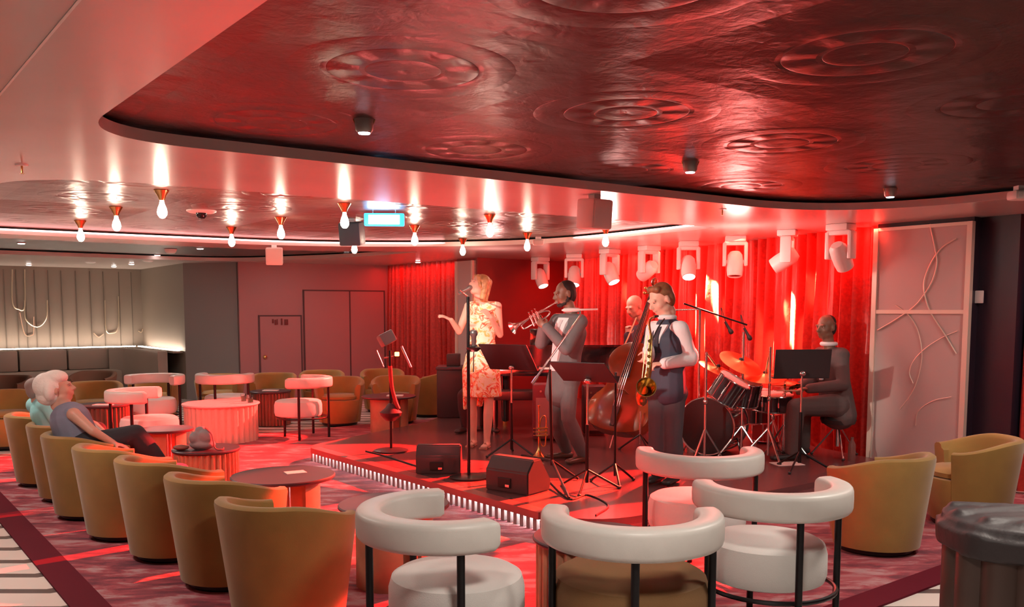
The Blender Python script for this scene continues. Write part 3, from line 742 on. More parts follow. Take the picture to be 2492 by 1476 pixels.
def floral():
    m = mat('floral_cloth', (.9, .8, .6), .7); nt, b, new = nodes_of(m); tc = new('ShaderNodeTexCoord')
    n0 = new('ShaderNodeTexNoise'); n0.inputs['Scale'].default_value = 6; nt.links.new(tc.outputs['Object'], n0.inputs['Vector'])
    mx = new('ShaderNodeVectorMath'); mx.operation = 'MULTIPLY_ADD'; mx.inputs[1].default_value = (.09, .09, .09)
    nt.links.new(n0.outputs['Color'], mx.inputs[0]); nt.links.new(tc.outputs['Object'], mx.inputs[2])
    v = new('ShaderNodeTexNoise'); v.inputs['Scale'].default_value = 9; v.inputs['Detail'].default_value = 3; v.inputs['Distortion'].default_value = 1.2; nt.links.new(mx.outputs[0], v.inputs['Vector'])
    cr = (.93, .84, .64)
    c = ramp(nt, [(0, (.55, .50, .16)), (.36, (.86, .62, .22)), (.41, cr), (.52, (.92, .42, .2)), (.57, (.80, .10, .06)), (.62, (.95, .70, .5)), (.66, cr), (.74, (.48, .5, .2))], v.outputs['Fac'], 'CONSTANT')
    nt.links.new(c, b.inputs['Base Color'])
    return m
fl = floral()
bm = BM(); g = .012
lat = (sing.shR-sing.shL).normalized(); pel, nk = sing.pel, sing.nk
ch = pel.lerp(nk, .68); wa = pel.lerp(nk, .36)
ov(bm, pel.lerp(nk, -.02), wa, (.165, .125), (.128, .098), lat); ov(bm, wa, ch, (.128, .098), (.165, .12), lat); ov(bm, ch, nk-(nk-pel)*.12, (.165, .118), (.12, .07), lat)
ov(bm, sing.shL.lerp(sing.shR, .07), sing.shR.lerp(sing.shL, .07), .052, .052)
for sx in (-1, 1): ell(bm, ch+lat*.07*sx+Vector((-.03, -.085, -.0)), (.06, .055, .06))
def hem(px, py, dy, w_, d_): return aty(px, py, 8.9+dy), (w_, d_)
c0, s0 = pel.lerp(nk, .05), (.172, .13)
c1, s1 = hem(1174, 958, 0, .20, .15)
fwd = lat.cross(Vector((0, 0, 1))); rings = []
for u, w_, d_ in ((0, .165, .125), (.25, .18, .14), (.6, .188, .148), (.9, .195, .152), (1.0, .197, .153), (1.06, .197, .153)):
    cc = c0.lerp(c1, u); rings.append([cc+lat*(w_*math.cos(q))+fwd*(d_*math.sin(q))+Vector((0, 0, .0)) for q in [2*pi*k/28 for k in range(28)]])
ringsurf(bm, rings)
c2 = aty(1137, 900, 8.93); c3 = aty(1133, 990, 9.0)
ov(bm, pel+Vector((-.10, .02, 0)), c2, (.06, .08), (.05, .10), lat); ov(bm, c2, c3, (.05, .10), (.022, .08), lat)
ov(bm, aty(1172, 940, 9.02), aty(1166, 985, 9.04), (.05, .03), (.04, .02), lat)
dr = organic('dress', bm, fl, singer, .011, 3)
for n in 'LR':
    bm = BM(); a = S_['an'+n]; t = S_['toe'+n]
    box(bm, -.04, .04, -.15, .05, 0, .018, Matrix.Translation((a.x-.01, a.y, ST+.0)) @ Matrix.Rotation(-.2, 4, 'Z'), .006)
    tube(bm, [(a.x-.05, a.y-.09, ST+.01), (a.x-.015, a.y-.10, ST+.062), (a.x+.02, a.y-.1, ST+.01)], .008, 6)
    tube(bm, [(a.x, a.y+.03, ST+.01), (a.x, a.y+.035, ST+.05)], .014, 6)
    bmesh.ops.translate(bm, verts=bm.verts, vec=-base); obj('sandal', bm, mat('tan_sandal', (.45, .2, .14), .4), singer)

# --- trumpeter
Y = 7.95
T_ = J(Y, pel=(1372, 912), nk=(1394, 760), hd_c=(1374, 714), shL=(1357, 781, .12), shR=(1411, 783, -.14), elL=(1316, 835, .02), wrL=(1322, 793, -.06),
       elR=(1378, 849, -.26), wrR=(1331, 797, -.20), hipL=(1360, 925, .06), hipR=(1384, 925, -.06), knL=(1352, 1026, .02), knR=(1383, 1018, -.16), anL=(1378, 1098, .22), anR=(1417, 1100, .0))
T_['anL'].z = ST+.09; T_['anR'].z = ST+.09
T_['toeL'] = T_['anL']+Vector((-.16, -.06, -.085)); T_['toeR'] = T_['anR']+Vector((-.12, -.12, -.085))
tr = Fig(k=.97, fat=1., **T_); base = Vector((T_['pel'].x, T_['pel'].y, ST))
o, L, R = person('person in a grey suit playing a trumpet, leaning back on bent legs', tr, skin_d, base, (72, 8, 0, 1.0, 0),
    [((T_['wrL'], (-.45, -.15, .85), (-.35, -1, 0)), dict(curl=1.0, s=1., thumb=1)),
     ((T_['wrR'], (-.75, .25, .55), (-.1, 1, .2)), dict(curl=1.0, s=1., thumb=-1))])
trum = o; eyes(L, R, 1., o); tL = L
def beard(bm, L, R, s):
    pass
hair_cap(L, R, 1., trum, mat('black_hair', (.012, .010, .010), .7), thick=-.002)
bm = BM(); 
for x, y, z, r in ((0, -.060, -.097, .026), (-.02, -.055, -.095, .024), (.02, -.055, -.095, .024), (-.043, -.03, -.084, .022), (.043, -.03, -.084, .022), (-.055, -.005, -.062, .020), (.055, -.005, -.062, .020), (-.064, .012, -.035, .018), (.064, .012, -.035, .018)): ell(bm, L(x, y, z), (r, r, r*.8), R)
organic('beard', bm, MATS['black_hair'], trum, .007, 1)
suit = mat('grey_suit', (.115, .125, .13), .75, bump=.2, bscale=120, var=.1)
shirt_w = mat('white_shirt', (.70, .72, .74), .7, bump=.2, bscale=60)
def suit_jacket(f, m, parent, hemdrop=.12, nm_='jacket', arms=True):
    bm = BM(); f.torso(bm, .017) if False else None
    g = .02; lat = (f.shR-f.shL).normalized(); k = f.k; pel, nk = f.pel, f.nk; up = (nk-pel).normalized(); ch = pel.lerp(nk, .68); wa = pel.lerp(nk, .36)
    ov(bm, pel-up*hemdrop, wa, (.165*k*f.fat+g, .115*k*f.fat+g), (.14*k*f.fat+g, .1*k*f.fat+g), lat); ov(bm, wa, ch, (.14*k*f.fat+g, .1*k*f.fat+g), (.168*k+g, .115*k+g), lat)
    ov(bm, ch, nk-up*.085*k, (.168*k+g, .115*k+g), (.115*k+g, .065*k+g), lat); ov(bm, f.shL, f.shR, .055*k+g, .055*k+g)
    if arms: f.arms(bm, .02, 1.)
    return organic(nm_, bm, m, parent, .0095, 3)
suit_jacket(tr, suit, trum, .17)
bm = BM(); tr.legs(bm, .012, 1.4); organic('trousers', bm, suit, trum, .0095, 3)
shoe_m = mat('brown_shoe', (.10, .045, .03), .3)
def shoes(f, m, parent):
    for sd in 'LR':
        bm = BM()
        c = getattr(f, 'an'+sd); t = getattr(f, 'toe'+sd); dv = (t-c).to_2d().to_3d().normalized(); lt = Vector((-dv.y, dv.x, 0)); gz = t.z+.032
        heel = Vector((c.x, c.y, gz))-dv*.04
        ov(bm, heel, Vector((t.x, t.y, gz-.004))+dv*.02, (.042, .034), (.04, .026), lat=lt); ov(bm, heel+dv*.02, heel+dv*.05+Vector((0, 0, .045)), .036, .034)
        organic('shoe', bm, m, parent, .009, 2)
shoes(tr, shoe_m, trum)
def front_strip(f, m, parent, nm_, u0, u1, w0, w1, side=0., depth=.128, off=0.):
    """flat cloth lying on the chest between two heights of the torso"""
    lat = (f.shR-f.shL).normalized(); up = (f.nk-f.pel).normalized(); fw = lat.cross(up).normalized()
    if fw.y > 0 and abs(fw.y) > .3: fw = -fw
    bm = BM(); n = 8; k = f.k
    for i in range(n):
        pass
    rows = []
    for i in range(n+1):
        u = u0+(u1-u0)*i/n; w_ = w0+(w1-w0)*i/n; c = f.pel.lerp(f.nk, u)
        d = (depth*k*(1 if u < .75 else 1-(u-.75)*1.9))+off
        rows.append([c+fw*(d-.35*abs((x+side))**2*2.2)+lat*(x+side) for x in (-w_, -w_/2, 0, w_/2, w_)] + [c+fw*(d-.03)+lat*(side+w_), c+fw*(d-.03)+lat*(side-w_)])
    ringsurf(bm, rows); bmesh.ops.translate(bm, verts=bm.verts, vec=-parent.location)
    return obj(nm_, bm, m, parent), fw, lat, up
front_strip(tr, shirt_w, trum, 'shirt', .05, .9, .035, .075, depth=.142)
front_strip(tr, mat('silver_tie', (.55, .58, .60), .4), trum, 'tie', .35, .86, .022, .018, depth=.152)
def collar(f, m, parent):
    bm = BM(); c = f.nk.lerp(f.hd_c, .13); tube(bm, arcpts(c, .062*f.k, 0, 2*pi, 20)[:-1], .02, 8, True); bmesh.ops.translate(bm, verts=bm.verts, vec=-parent.location); obj('collar', bm, m, parent)
collar(tr, shirt_w, trum)
# trumpet
def trumpet(name, label, A, B, up, m=silver, s=1., loc=None):
    A, B = Vector(A), Vector(B); d = (B-A).normalized(); up = (Vector(up)-d*Vector(up).dot(d)).normalized(); sd = d.cross(up); Lg = (B-A).length
    t = thing(name, label, 'trumpet', A)
    def P(u, v, w_=0): return d*(u*Lg)+up*v+sd*w_
    bm = BM(); prof = [(0, .011), (.03, .006), (.3, .006), (1.-.25, .007), (.80, .010), (.87, .017), (.93, .030), (.97, .048), (1., .062)]
    rings = []
    x, y, z = frame(d)
    for u, r in prof+[(1.0, .058), (.97, .044), (.93, .026), (.85, .008)]:
        rings.append([P(u, 0)+(x*math.cos(2*pi*k/20)+y*math.sin(2*pi*k/20))*r for k in range(20)])
    ringsurf(bm, rings); obj('bell', bm, m, t)
    bm = BM(); tube(bm, smooth_path([P(.30, 0, .012), P(.62, -.012, .02), P(.78, -.03, .022), P(.80, -.055, .022), P(.74, -.07, .022), P(.40, -.07, .02)], 6), .006, 8); obj('tuning_slide', bm, m, t)
    bm = BM(); tube(bm, smooth_path([P(.72, 0), P(.35, -.01), P(.22, -.03), P(.20, -.055), P(.28, -.07), P(.50, -.07)], 6), .006, 8); obj('lead_pipe', bm, m, t)
    for k in range(3):
        bm = BM(); tube(bm, [P(.44+.07*k, -.085), P(.44+.07*k, .02)], .0105, 10); tube(bm, [P(.44+.07*k, .02), P(.44+.07*k, .045)], .004, 6); lathe(bm, [(0, 0), (.009, 0), (.009, .004), (0, .004)], P(.44+.07*k, .045), 10); obj('valve', bm, m, t)
    bm = BM(); rings = []
    for u, r in ((-.02, .013), (0, .012), (.02, .008), (.06, .005)): rings.append([P(u, 0)+(x*math.cos(2*pi*k/14)+y*math.sin(2*pi*k/14))*r for k in range(14)])
    ringsurf(bm, rings); obj('mouthpiece', bm, m, t)
    return t
trumpet('trumpet', 'silver trumpet held up by the person in the grey suit', aty(1353, 735, 7.87), aty(1246, 798, 7.72), (0, -.1, 1), silver)

# --- saxophonist
Y = 7.0
X_ = J(Y, pel=(1624, 935), nk=(1626, 778), hd_c=(1608, 727), shL=(1592, 800, .10), shR=(1656, 800, -.10), elL=(1580, 872, .05), wrL=(1578, 850, -.14),
       elR=(1681, 873, -.08), wrR=(1618, 884, -.20), hipL=(1606, 955, .02), hipR=(1640, 955, -.02), knL=(1601, 1055, .0), knR=(1638, 1057, -.05), anL=(1602, 1150, .05), anR=(1640, 1152, .0))
X_['anL'].z = ST+.08; X_['anR'].z = ST+.08
X_['toeL'] = X_['anL']+Vector((-.10, -.13, -.075)); X_['toeR'] = X_['anR']+Vector((-.08, -.14, -.075))
sx = Fig(k=.93, fat=.95, **X_); base = Vector((X_['pel'].x, X_['pel'].y, ST))
o, L, R = person('person in a navy waistcoat and white sleeves playing a saxophone', sx, skin_l, base, (66, 24, 0, 1.06, 0),
    [((X_['wrL'], (-.3, -.2, -.9), (-.6, -.6, 0)), dict(curl=.8, s=1., thumb=1)), ((X_['wrR'], (-.95, -.1, -.05), (.1, .3, -1)), dict(curl=.8, s=1.02, thumb=-1))])
saxp = o; eyes(L, R, 1.06, o)
def fringe(bm, L, R, s):
    ov(bm, L(-.04, -.035, .088), L(.045, -.03, .088), .030, .030)
hair_cap(L, R, 1.06, saxp, mat('ginger_brown_hair', (.20, .085, .035), .5, var=.3, vscale=30), fringe)
navy = mat('navy_waistcoat', (.035, .045, .075), .7, bump=.15, bscale=120)
trous = mat('slate_trousers', (.06, .068, .085), .8, bump=.15, bscale=120)
bm = BM(); sx.arms(bm, .022, 1.); ov(bm, sx.shL, sx.shR, .065, .065); ell(bm, sx.elR+Vector((0, 0, .02)), (.062, .06, .08)); organic('shirt', bm, shirt_w, saxp, .0095, 3)
def waist(f, m, parent, hemdrop):
    bm = BM(); g = .02; lat = (f.shR-f.shL).normalized(); k = f.k; pel, nk = f.pel, f.nk; up = (nk-pel).normalized(); ch = pel.lerp(nk, .68); wa = pel.lerp(nk, .36)
    ov(bm, pel-up*hemdrop, wa, (.155*k+g, .12*k+g), (.135*k+g, .105*k+g), lat); ov(bm, wa, ch, (.135*k+g, .105*k+g), (.155*k+g, .118*k+g), lat)
    ov(bm, ch, nk-up*.06*k, (.155*k+g, .118*k+g), (.10*k+g, .07*k+g), lat)
    return organic('waistcoat', bm, m, parent, .0095, 3)
waist(sx, navy, saxp, .06)
bm = BM(); sx.legs(bm, .024, 1.25); organic('trousers', bm, trous, saxp, .0095, 3)
shoes(sx, black_p, saxp); collar(sx, shirt_w, saxp)
front_strip(sx, shirt_w, saxp, 'shirt_front', .60, .93, .012, .065, depth=.145)
front_strip(sx, mat('dark_tie', (.02, .02, .035), .5), saxp, 'tie', .50, .90, .02, .018, depth=.157)
# saxophone
def saxophone():
    pts = [aty(1592, 770, 6.80), aty(1583, 776, 6.74), aty(1580, 790, 6.70), aty(1584, 815, 6.66), aty(1582, 850, 6.62), aty(1580, 890, 6.60), aty(1574, 925, 6.60), aty(1566, 962, 6.58)]
    t = thing('saxophone', 'brass saxophone hanging at the front of the navy waistcoat', 'saxophone', pts[4]); b = pts[4]
    def K(bm): bmesh.ops.translate(bm, verts=bm.verts, vec=-b); return bm
    bm = BM(); sp = smooth_path(pts[3:], 5); tube(bm, sp, [.012+.020*i/(len(sp)-1) for i in range(len(sp))], 14); obj('body_tube', K(bm), brass, t)
    bm = BM(); tube(bm, smooth_path(pts[:4], 6), .009, 10); obj('neck', K(bm), brass, t)
    bm = BM(); tube(bm, [pts[0]+Vector((.0, 0, .0)), pts[0]+Vector((.035, .03, .004))], [.012, .008], 10); obj('mouthpiece', K(bm), black_p, t)
    bow = [pts[-1], pts[-1]+Vector((-.012, -.03, -.035)), pts[-1]+Vector((-.03, -.085, -.03)), aty(1560, 960, 6.46), aty(1563, 948, 6.42)]
    sp = smooth_path(bow, 5); bm = BM(); tube(bm, sp, [.032+.012*i/(len(sp)-1) for i in range(len(sp))], 16); obj('bow', K(bm), brass, t)
    bm = BM(); c = aty(1566, 955, 6.47); e = aty(1573, 941, 6.32); d = (e-c); x, y, z = frame(d); rings = []
    for u, r in ((-.2, .04), (.3, .048), (.7, .060), (1, .074), (1.0, .069), (.7, .055), (.3, .042), (-.1, .03)): rings.append([c+d*u+(x*math.cos(2*pi*k/24)+y*math.sin(2*pi*k/24))*r for k in range(24)])
    ringsurf(bm, rings); obj('bell', K(bm), brass, t)
    for i, u in enumerate((.12, .25, .36, .47, .58, .69, .8)):
        p = smooth_path(pts[3:], 5)[int(u*20)]; bm = BM(); lathe(bm, [(0, 0), (.014, 0), (.014, .008), (0, .008)], p+Vector((-.012, -.034, 0)), 12, M=Matrix.Rotation(pi/2, 3, 'X')); obj('key', K(bm), brass, t)
    bm = BM(); q0 = pts[3]+Vector((-.03, -.012, 0)); q1 = pts[6]+Vector((-.04, -.02, 0)); tube(bm, [q0, q1], .003, 6); tube(bm, [q0+Vector((.02, -.02, 0)), q1+Vector((.02, -.025, 0))], .003, 6); obj('key_rod', K(bm), brass, t)
    return t
saxophone()
bm = BM(); tube(bm, smooth_path([aty(1617, 775, 6.86), aty(1600, 800, 6.78), aty(1584, 835, 6.68)], 6), .006, 6); bmesh.ops.translate(bm, verts=bm.verts, vec=-saxp.location); obj('neck_strap', bm, black_p, saxp)

# --- double bass player
Y = 9.9
B_ = J(Y, pel=(1578, 895, .25), nk=(1568, 785, .1), hd_c=(1543, 745), shL=(1545, 806, .12), shR=(1590, 806, .0), elL=(1530, 860, -.05), wrL=(1528, 815, -.1),
       elR=(1560, 865, -.15), wrR=(1512, 878, -.25), hipL=(1566, 900, .25), hipR=(1590, 900, .2), knL=(1560, 985, .2), knR=(1592, 985, .15), anL=(1562, 1050, .3), anR=(1592, 1050, .25))
B_['anL'].z = ST+.08; B_['anR'].z = ST+.08; B_['toeL'] = B_['anL']+Vector((-.1, -.12, -.075)); B_['toeR'] = B_['anR']+Vector((-.06, -.14, -.075))
bp_ = Fig(k=.95, fat=1.05, **B_); base = Vector((B_['pel'].x, B_['pel'].y, ST))
o, L, R = person('bald person in dark clothes bowing a double bass, half hidden behind the saxophonist', bp_, skin_m, base, (50, 22, 0, 1.06, 0),
    [((B_['wrL'], (0, -.2, 1), (0, -1, 0)), dict(curl=.9, s=1.)), ((B_['wrR'], (-.8, -.3, -.4), (-.2, .3, -1)), dict(curl=.9, s=1., thumb=-1))])
bassp = o; eyes(L, R, 1.06, o)
dkc = mat('dark_purple_cloth', (.035, .012, .025), .7)
suit_jacket(bp_, dkc, o, .05); bm = BM(); bp_.legs(bm, .02, 1.2); organic('trousers', bm, MATS['dark_purple_cloth'], o, .011, 3); shoes(bp_, black_p, o)
# double bass
def double_bass():
    foot = onz(1484, 1090, ST); top = aty(1607, 660, 9.55); ax = (top-foot); Lg = ax.length; ax.normalize()
    t = thing('double_bass', 'brown varnished double bass with scroll showing above the saxophonist', 'double bass', foot)
    fw = Vector((-.45, -.88, 0)); fw = (fw-ax*fw.dot(ax)).normalized(); sd = ax.cross(fw)
    def P(u, v, w_): return ax*u+sd*v+fw*w_
    bw = mat('bass_varnish', (.20, .045, .012), .25, coat=.3, var=.25, vscale=3)
    outl = [(.16, .0), (.17, .14), (.22, .27), (.34, .335), (.48, .31), (.60, .22), (.70, .185), (.78, .20), (.88, .245), (.98, .245), (1.07, .19), (1.14, .08), (1.16, .0)]
    half = smooth_path([(u, v, 0) for u, v in outl], 4); loop = [(p.x, p.y) for p in half]+[(p.x, -p.y) for p in half[1:-1]][::-1]
    bm = BM(); rows = []
    for w_, k in ((-.10, .9), (-.115, .6), (-.085, .985), (-.08, 1), (.08, 1), (.085, .985), (.105, .6), (.11, .25)):
        if w_ == -.10: continue
        rows.append([P(.62+(u-.62)*k, v*k, w_) for u, v in loop])
    ringsurf(bm, rows); obj('sound_box', bm, bw, t)
    bm = BM(); ringsurf(bm, [[P(1.10, -.03, .06), P(1.10, .03, .06), P(1.10, .03, .12), P(1.10, -.03, .12)], [P(1.72, -.022, .03), P(1.72, .022, .03), P(1.72, .022, .07), P(1.72, -.022, .07)]]); obj('neck', bm, bw, t)
    bm = BM(); ringsurf(bm, [[P(.72, -.045, .15), P(.72, .045, .15), P(.72, .04, .165), P(.72, -.04, .165)], [P(1.72, -.022, .07), P(1.72, .022, .07), P(1.72, .02, .08), P(1.72, -.02, .08)]]); obj('fingerboard', bm, black_p, t)
    sp = [P(1.72, 0, .05), P(1.80, 0, .03), P(1.86, 0, .05), P(1.885, 0, .085), P(1.86, 0, .115), P(1.83, 0, .10), P(1.84, 0, .075)]
    bm = BM(); sp = smooth_path(sp, 5); tube(bm, sp, [.036-.018*i/len(sp) for i in range(len(sp))], 12); obj('scroll', bm, bw, t)
    for k in range(4):
        s_ = 1 if k % 2 else -1; u = 1.74+.028*k; bm = BM(); tube(bm, [P(u, 0, .05), P(u, s_*.075, .05)], .006, 8); ell(bm, P(u, s_*.085, .05), (.018, .012, .018)); obj('tuning_peg', bm, brass, t)
    bm = BM(); ringsurf(bm, [[P(.56, -.08, .11), P(.56, .08, .11), P(.565, .08, .118), P(.565, -.08, .118)], [P(.57, -.05, .19), P(.57, .05, .19), P(.575, .05, .192), P(.575, -.05, .192)]]); obj('bridge', bm, wood, t)
    bm = BM(); ringsurf(bm, [[P(.2, -.02, .12), P(.2, .02, .12), P(.2, .02, .14), P(.2, -.02, .14)], [P(.42, -.04, .14), P(.42, .04, .14), P(.42, .04, .16), P(.42, -.04, .16)]]); obj('tailpiece', bm, black_p, t)
    for k in range(4):
        x = (-.03+.02*k); bm = BM(); tube(bm, [P(.4, x, .16), P(.57, x*1.1, .196), P(1.72, x*.6, .082)], .0025, 5); obj('string', bm, silver, t)
    bm = BM(); tube(bm, [P(.17, 0, 0), P(0, 0, 0)], .007, 8); obj('end_pin', bm, chrome, t)
    return t
double_bass()
bm = BM(); a = aty(1549, 772, 9.55); b = aty(1503, 876, 9.45); tube(bm, [a, a.lerp(b, .5)+Vector((.008, 0, .008)), b], .008, 8); bmesh.ops.translate(bm, verts=bm.verts, vec=-b)
bo = tag(obj('bass_bow', bm, mat('pale_bow_wood', (.62, .36, .2), .4)), 'slanting bow held across the double bass strings', 'bow'); bo.location = b

# --- drummer
Y = 8.28
D_ = J(Y, pel=(2036, 978), nk=(2018, 842), hd_c=(2010, 795), shL=(1997, 862, .18), shR=(2048, 864, -.1), elL=(1985, 920, .1), wrL=(1948, 938, -.0),
       elR=(2052, 936, -.22), wrR=(1970, 945, -.25), hipL=(2028, 985, .12), hipR=(2036, 985, -.08), knL=(1950, 992, .1), knR=(1936, 990, -.25), anL=(1955, 1075, .15), anR=(1928, 1068, -.2))
D_['anL'].z = ST+.09; D_['anR'].z = ST+.09; D_['toeL'] = D_['anL']+Vector((-.17, -.05, -.085)); D_['toeR'] = D_['anR']+Vector((-.17, -.05, -.085))
dm = Fig(k=1.0, fat=1.08, **D_); base = Vector((D_['pel'].x, D_['pel'].y, ST))
o, L, R = person('person in a dark suit seated at the drum kit, looking to the left', dm, skin_d, base, (58, 2, 0, 1.02, 0),
    [((D_['wrL'], (-.95, -.2, -.1), (0, 0, -1)), dict(curl=1., s=1.05)), ((D_['wrR'], (-.95, -.1, 0), (0, 0, -1)), dict(curl=1., s=1.05, thumb=-1))])
drp = o; eyes(L, R, 1.02, o)
hair_cap(L, R, 1.0, drp, mat('short_dark_hair', (.02, .013, .012), .7), thick=-.006)
dsuit = mat('charcoal_suit', (.10, .075, .075), .8, bump=.15, bscale=120)
suit_jacket(dm, dsuit, drp, .12); bm = BM(); dm.legs(bm, .026, 1.1); organic('trousers', bm, dsuit, drp, .0095, 3); shoes(dm, black_p, drp); collar(dm, shirt_w, drp)
front_strip(dm, shirt_w, drp, 'shirt', .45, .93, .02, .06, depth=.145)
for nm_, a, b in (('left', D_['wrL']+Vector((-.05, 0, -.02)), aty(1905, 958, 8.1)), ('right', D_['wrR']+Vector((-.05, 0, -.02)), aty(1890, 950, 7.95))):
    bm = BM(); tube(bm, [a-b, Vector((0, 0, 0))], [.007, .005], 8); s_ = obj('drumstick', bm, mat('pale_stick', (.6, .4, .25), .5)); s_.location = b
    tag(s_, 'thin wooden drumstick in the drummer\'s %s hand' % ('nearer' if nm_ == 'right' else 'farther'), 'drumstick', 'drumsticks')

# --- pianist, mostly hidden behind the singer
Y = 10.2
P_ = J(Y, pel=(1172, 935), nk=(1168, 830), hd_c=(1170, 792), shL=(1150, 848, .1), shR=(1188, 848, .1), elL=(1150, 890, 0), wrL=(1170, 905, -.2),
       elR=(1192, 890, 0), wrR=(1182, 905, -.2), hipL=(1160, 940), hipR=(1184, 940), knL=(1128, 962, -.3), knR=(1195, 960, -.3), anL=(1134, 1040, -.25), anR=(1200, 1040, -.2))
P_['anL'].z = ST+.08; P_['anR'].z = ST+.08; P_['toeL'] = P_['anL']+Vector((-.08, -.14, -.075)); P_['toeR'] = P_['anR']+Vector((.04, -.15, -.075))
pf = Fig(k=.95, fat=1., **P_); base = Vector((P_['pel'].x, P_['pel'].y, ST))
o, L, R = person('seated person in black almost hidden behind the singer, one trouser leg showing', pf, skin_m, base, (0, 20, 0, .95, 0),
    [((P_['wrL'], (.4, -1, 0), (0, 0, -1)), dict(curl=.6)), ((P_['wrR'], (-.4, -1, 0), (0, 0, -1)), dict(curl=.6, thumb=-1))], voxel=.012)
blk = mat('black_cloth', (.015, .012, .016), .8)
hair_cap(L, R, .95, o, MATS['short_dark_hair'])
suit_jacket(pf, blk, o, .0); bm = BM(); pf.legs(bm, .02, 1.1); organic('trousers', bm, blk, o, .012, 2); shoes(pf, black_p, o)

# --- white-haired woman in the near row
Y = 6.5
W_ = J(Y, pel=(196, 1088), nk=(160, 990), hd_c=(140, 944), shL=(150, 1004, .20), shR=(180, 1008, -.15), elL=(230, 1035, .30), wrL=(252, 1052, .18),
       elR=(226, 1049, -.20), wrR=(276, 1078, -.14), hipL=(214, 1090, .12), hipR=(214, 1092, -.08), knL=(322, 1058, .22), knR=(330, 1056, -.0), anL=(372, 1150, .3), anR=(395, 1135, .1))
W_['toeL'] = W_['anL']+Vector((.15, .05, -.085)); W_['toeR'] = W_['anR']+Vector((.15, .03, -.06))
wf = Fig(k=.95, fat=1.3, **W_); base = Vector((W_['pel'].x, W_['pel'].y, 0.42))
o, L, R = person('white-haired person in a sleeveless grey-blue top sitting in the near row', wf, skin_m, base, (-112, -14, 0, 1.02, 0),
    [((W_['wrL'], (.9, -.1, -.2), (0, 0, -1)), dict(curl=.5)), ((W_['wrR'], (.9, .2, -.3), (0, 0, -1)), dict(curl=.5, thumb=-1))])
wom = o; eyes(L, R, 1.02, o)
def puffy(bm, L, R, s):
    ell(bm, L(0, .055, .035), (.105, .10, .10)); ell(bm, L(0, .07, -.035), (.09, .075, .075)); ell(bm, L(0, -.01, .08), (.085, .085, .055))
    for x in (-.06, .06): ell(bm, L(x, .045, .0), (.04, .06, .08))
hair_cap(L, R, 1.02, wom, mat('white_hair', (.80, .74, .68), .6, bump=.5, bscale=60), puffy)
bm = BM(); g = .02; lat = (wf.shR-wf.shL).normalized(); pel, nk = wf.pel, wf.nk; up = (nk-pel).normalized(); ch = pel.lerp(nk, .68)
ov(bm, pel, ch, (.19, .15), (.185, .14), lat); ov(bm, ch, nk-up*.07, (.185, .14), (.13, .09), lat); ov(bm, wf.shL.lerp(wf.shR, .1), wf.shR.lerp(wf.shL, .1), .06, .06)
organic('sleeveless_top', bm, mat('grey_blue_cloth', (.21, .22, .30), .8, bump=.4, bscale=14), wom, .0095, 3)
bm = BM(); wf.legs(bm, .022, 1.15); organic('trousers', bm, mat('black_trousers', (.018, .018, .025), .8, bump=.3, bscale=18), wom, .0095, 3); shoes(wf, black_p, wom)
# --- companion in turquoise
Y = 7.15
C_ = J(Y, pel=(136, 1062), nk=(104, 975), hd_c=(92, 946), shL=(85, 985, .1), shR=(118, 985, -.12), elL=(120, 1030, .2), wrL=(170, 1050, .2),
       elR=(142, 1032, -.15), wrR=(190, 1055, -.1), hipL=(150, 1064, .1), hipR=(150, 1064, -.1), knL=(232, 1045, .35), knR=(238, 1045, .15), anL=(240, 1140, .35), anR=(245, 1140, .15))
C_['toeL'] = C_['anL']+Vector((.15, .05, -.08)); C_['toeR'] = C_['anR']+Vector((.15, .05, -.08))
cf = Fig(k=.9, fat=1.05, **C_); base = Vector((C_['pel'].x, C_['pel'].y, .42))
o, L, R = person('person in a turquoise shirt sitting behind the white-haired one', cf, skin_m, base, (-120, -8, 0, .82, 0),
    [((C_['wrL'], (1, 0, -.2), (0, 0, -1)), dict(curl=.5)), ((C_['wrR'], (1, 0, -.2), (0, 0, -1)), dict(curl=.5, thumb=-1))], voxel=.01)
hair_cap(L, R, .82, o, mat('grey_hair', (.30, .24, .22), .7))
suit_jacket(cf, mat('turquoise_cloth', (.32, .78, .80), .75, bump=.3, bscale=14), o, .0, 'shirt'); bm = BM(); cf.legs(bm, .02, 1.1); organic('trousers', bm, MATS['black_trousers'], o, .012, 2); shoes(cf, black_p, o)
# ================================================================== STAGE GEAR
def seg(name, a, b, r, m, t, n=10):
    bm = BM(); tube(bm, [Vector(a)-t.location, Vector(b)-t.location], r, n); return obj(name, bm, m, t)
def disc_base(t, r=.13):
    bm = BM(); lathe(bm, [(0, 0), (r, 0), (r, .012), (r*.8, .022), (.02, .03), (0, .03)], seg=32); return obj('round_base', bm, black_m, t)
def tripod(t, rad=.3, h=.18, n=3, a0=.4, m=black_m, hub=.16):
    for k in range(n):
        a = a0+2*pi*k/n; bm = BM(); e = Vector((rad*math.cos(a), rad*math.sin(a), .012)); tube(bm, [Vector((0, 0, hub)), e], .009, 8); l = obj('leg', bm, m, t)
        bm = BM(); ell(bm, e, (.016, .016, .012)); obj('foot', bm, black_p, l)
def mic_mesh(name, p, d, t, L_=.16, r=.024, m=None):
    p = Vector(p)-t.location; d = Vector(d).normalized(); x, y, z = frame(d)
    bm = BM(); rings = []
    for u, q in ((0, .5), (.6, .62), (.72, .95), (.85, 1.0), (.95, .8), (1, .35)): rings.append([p+d*u*L_+(x*math.cos(2*pi*k/14)+y*math.sin(2*pi*k/14))*r*q for k in range(14)])
    ringsurf(bm, rings); return obj(name, bm, m or MATS['black_plastic'], t)
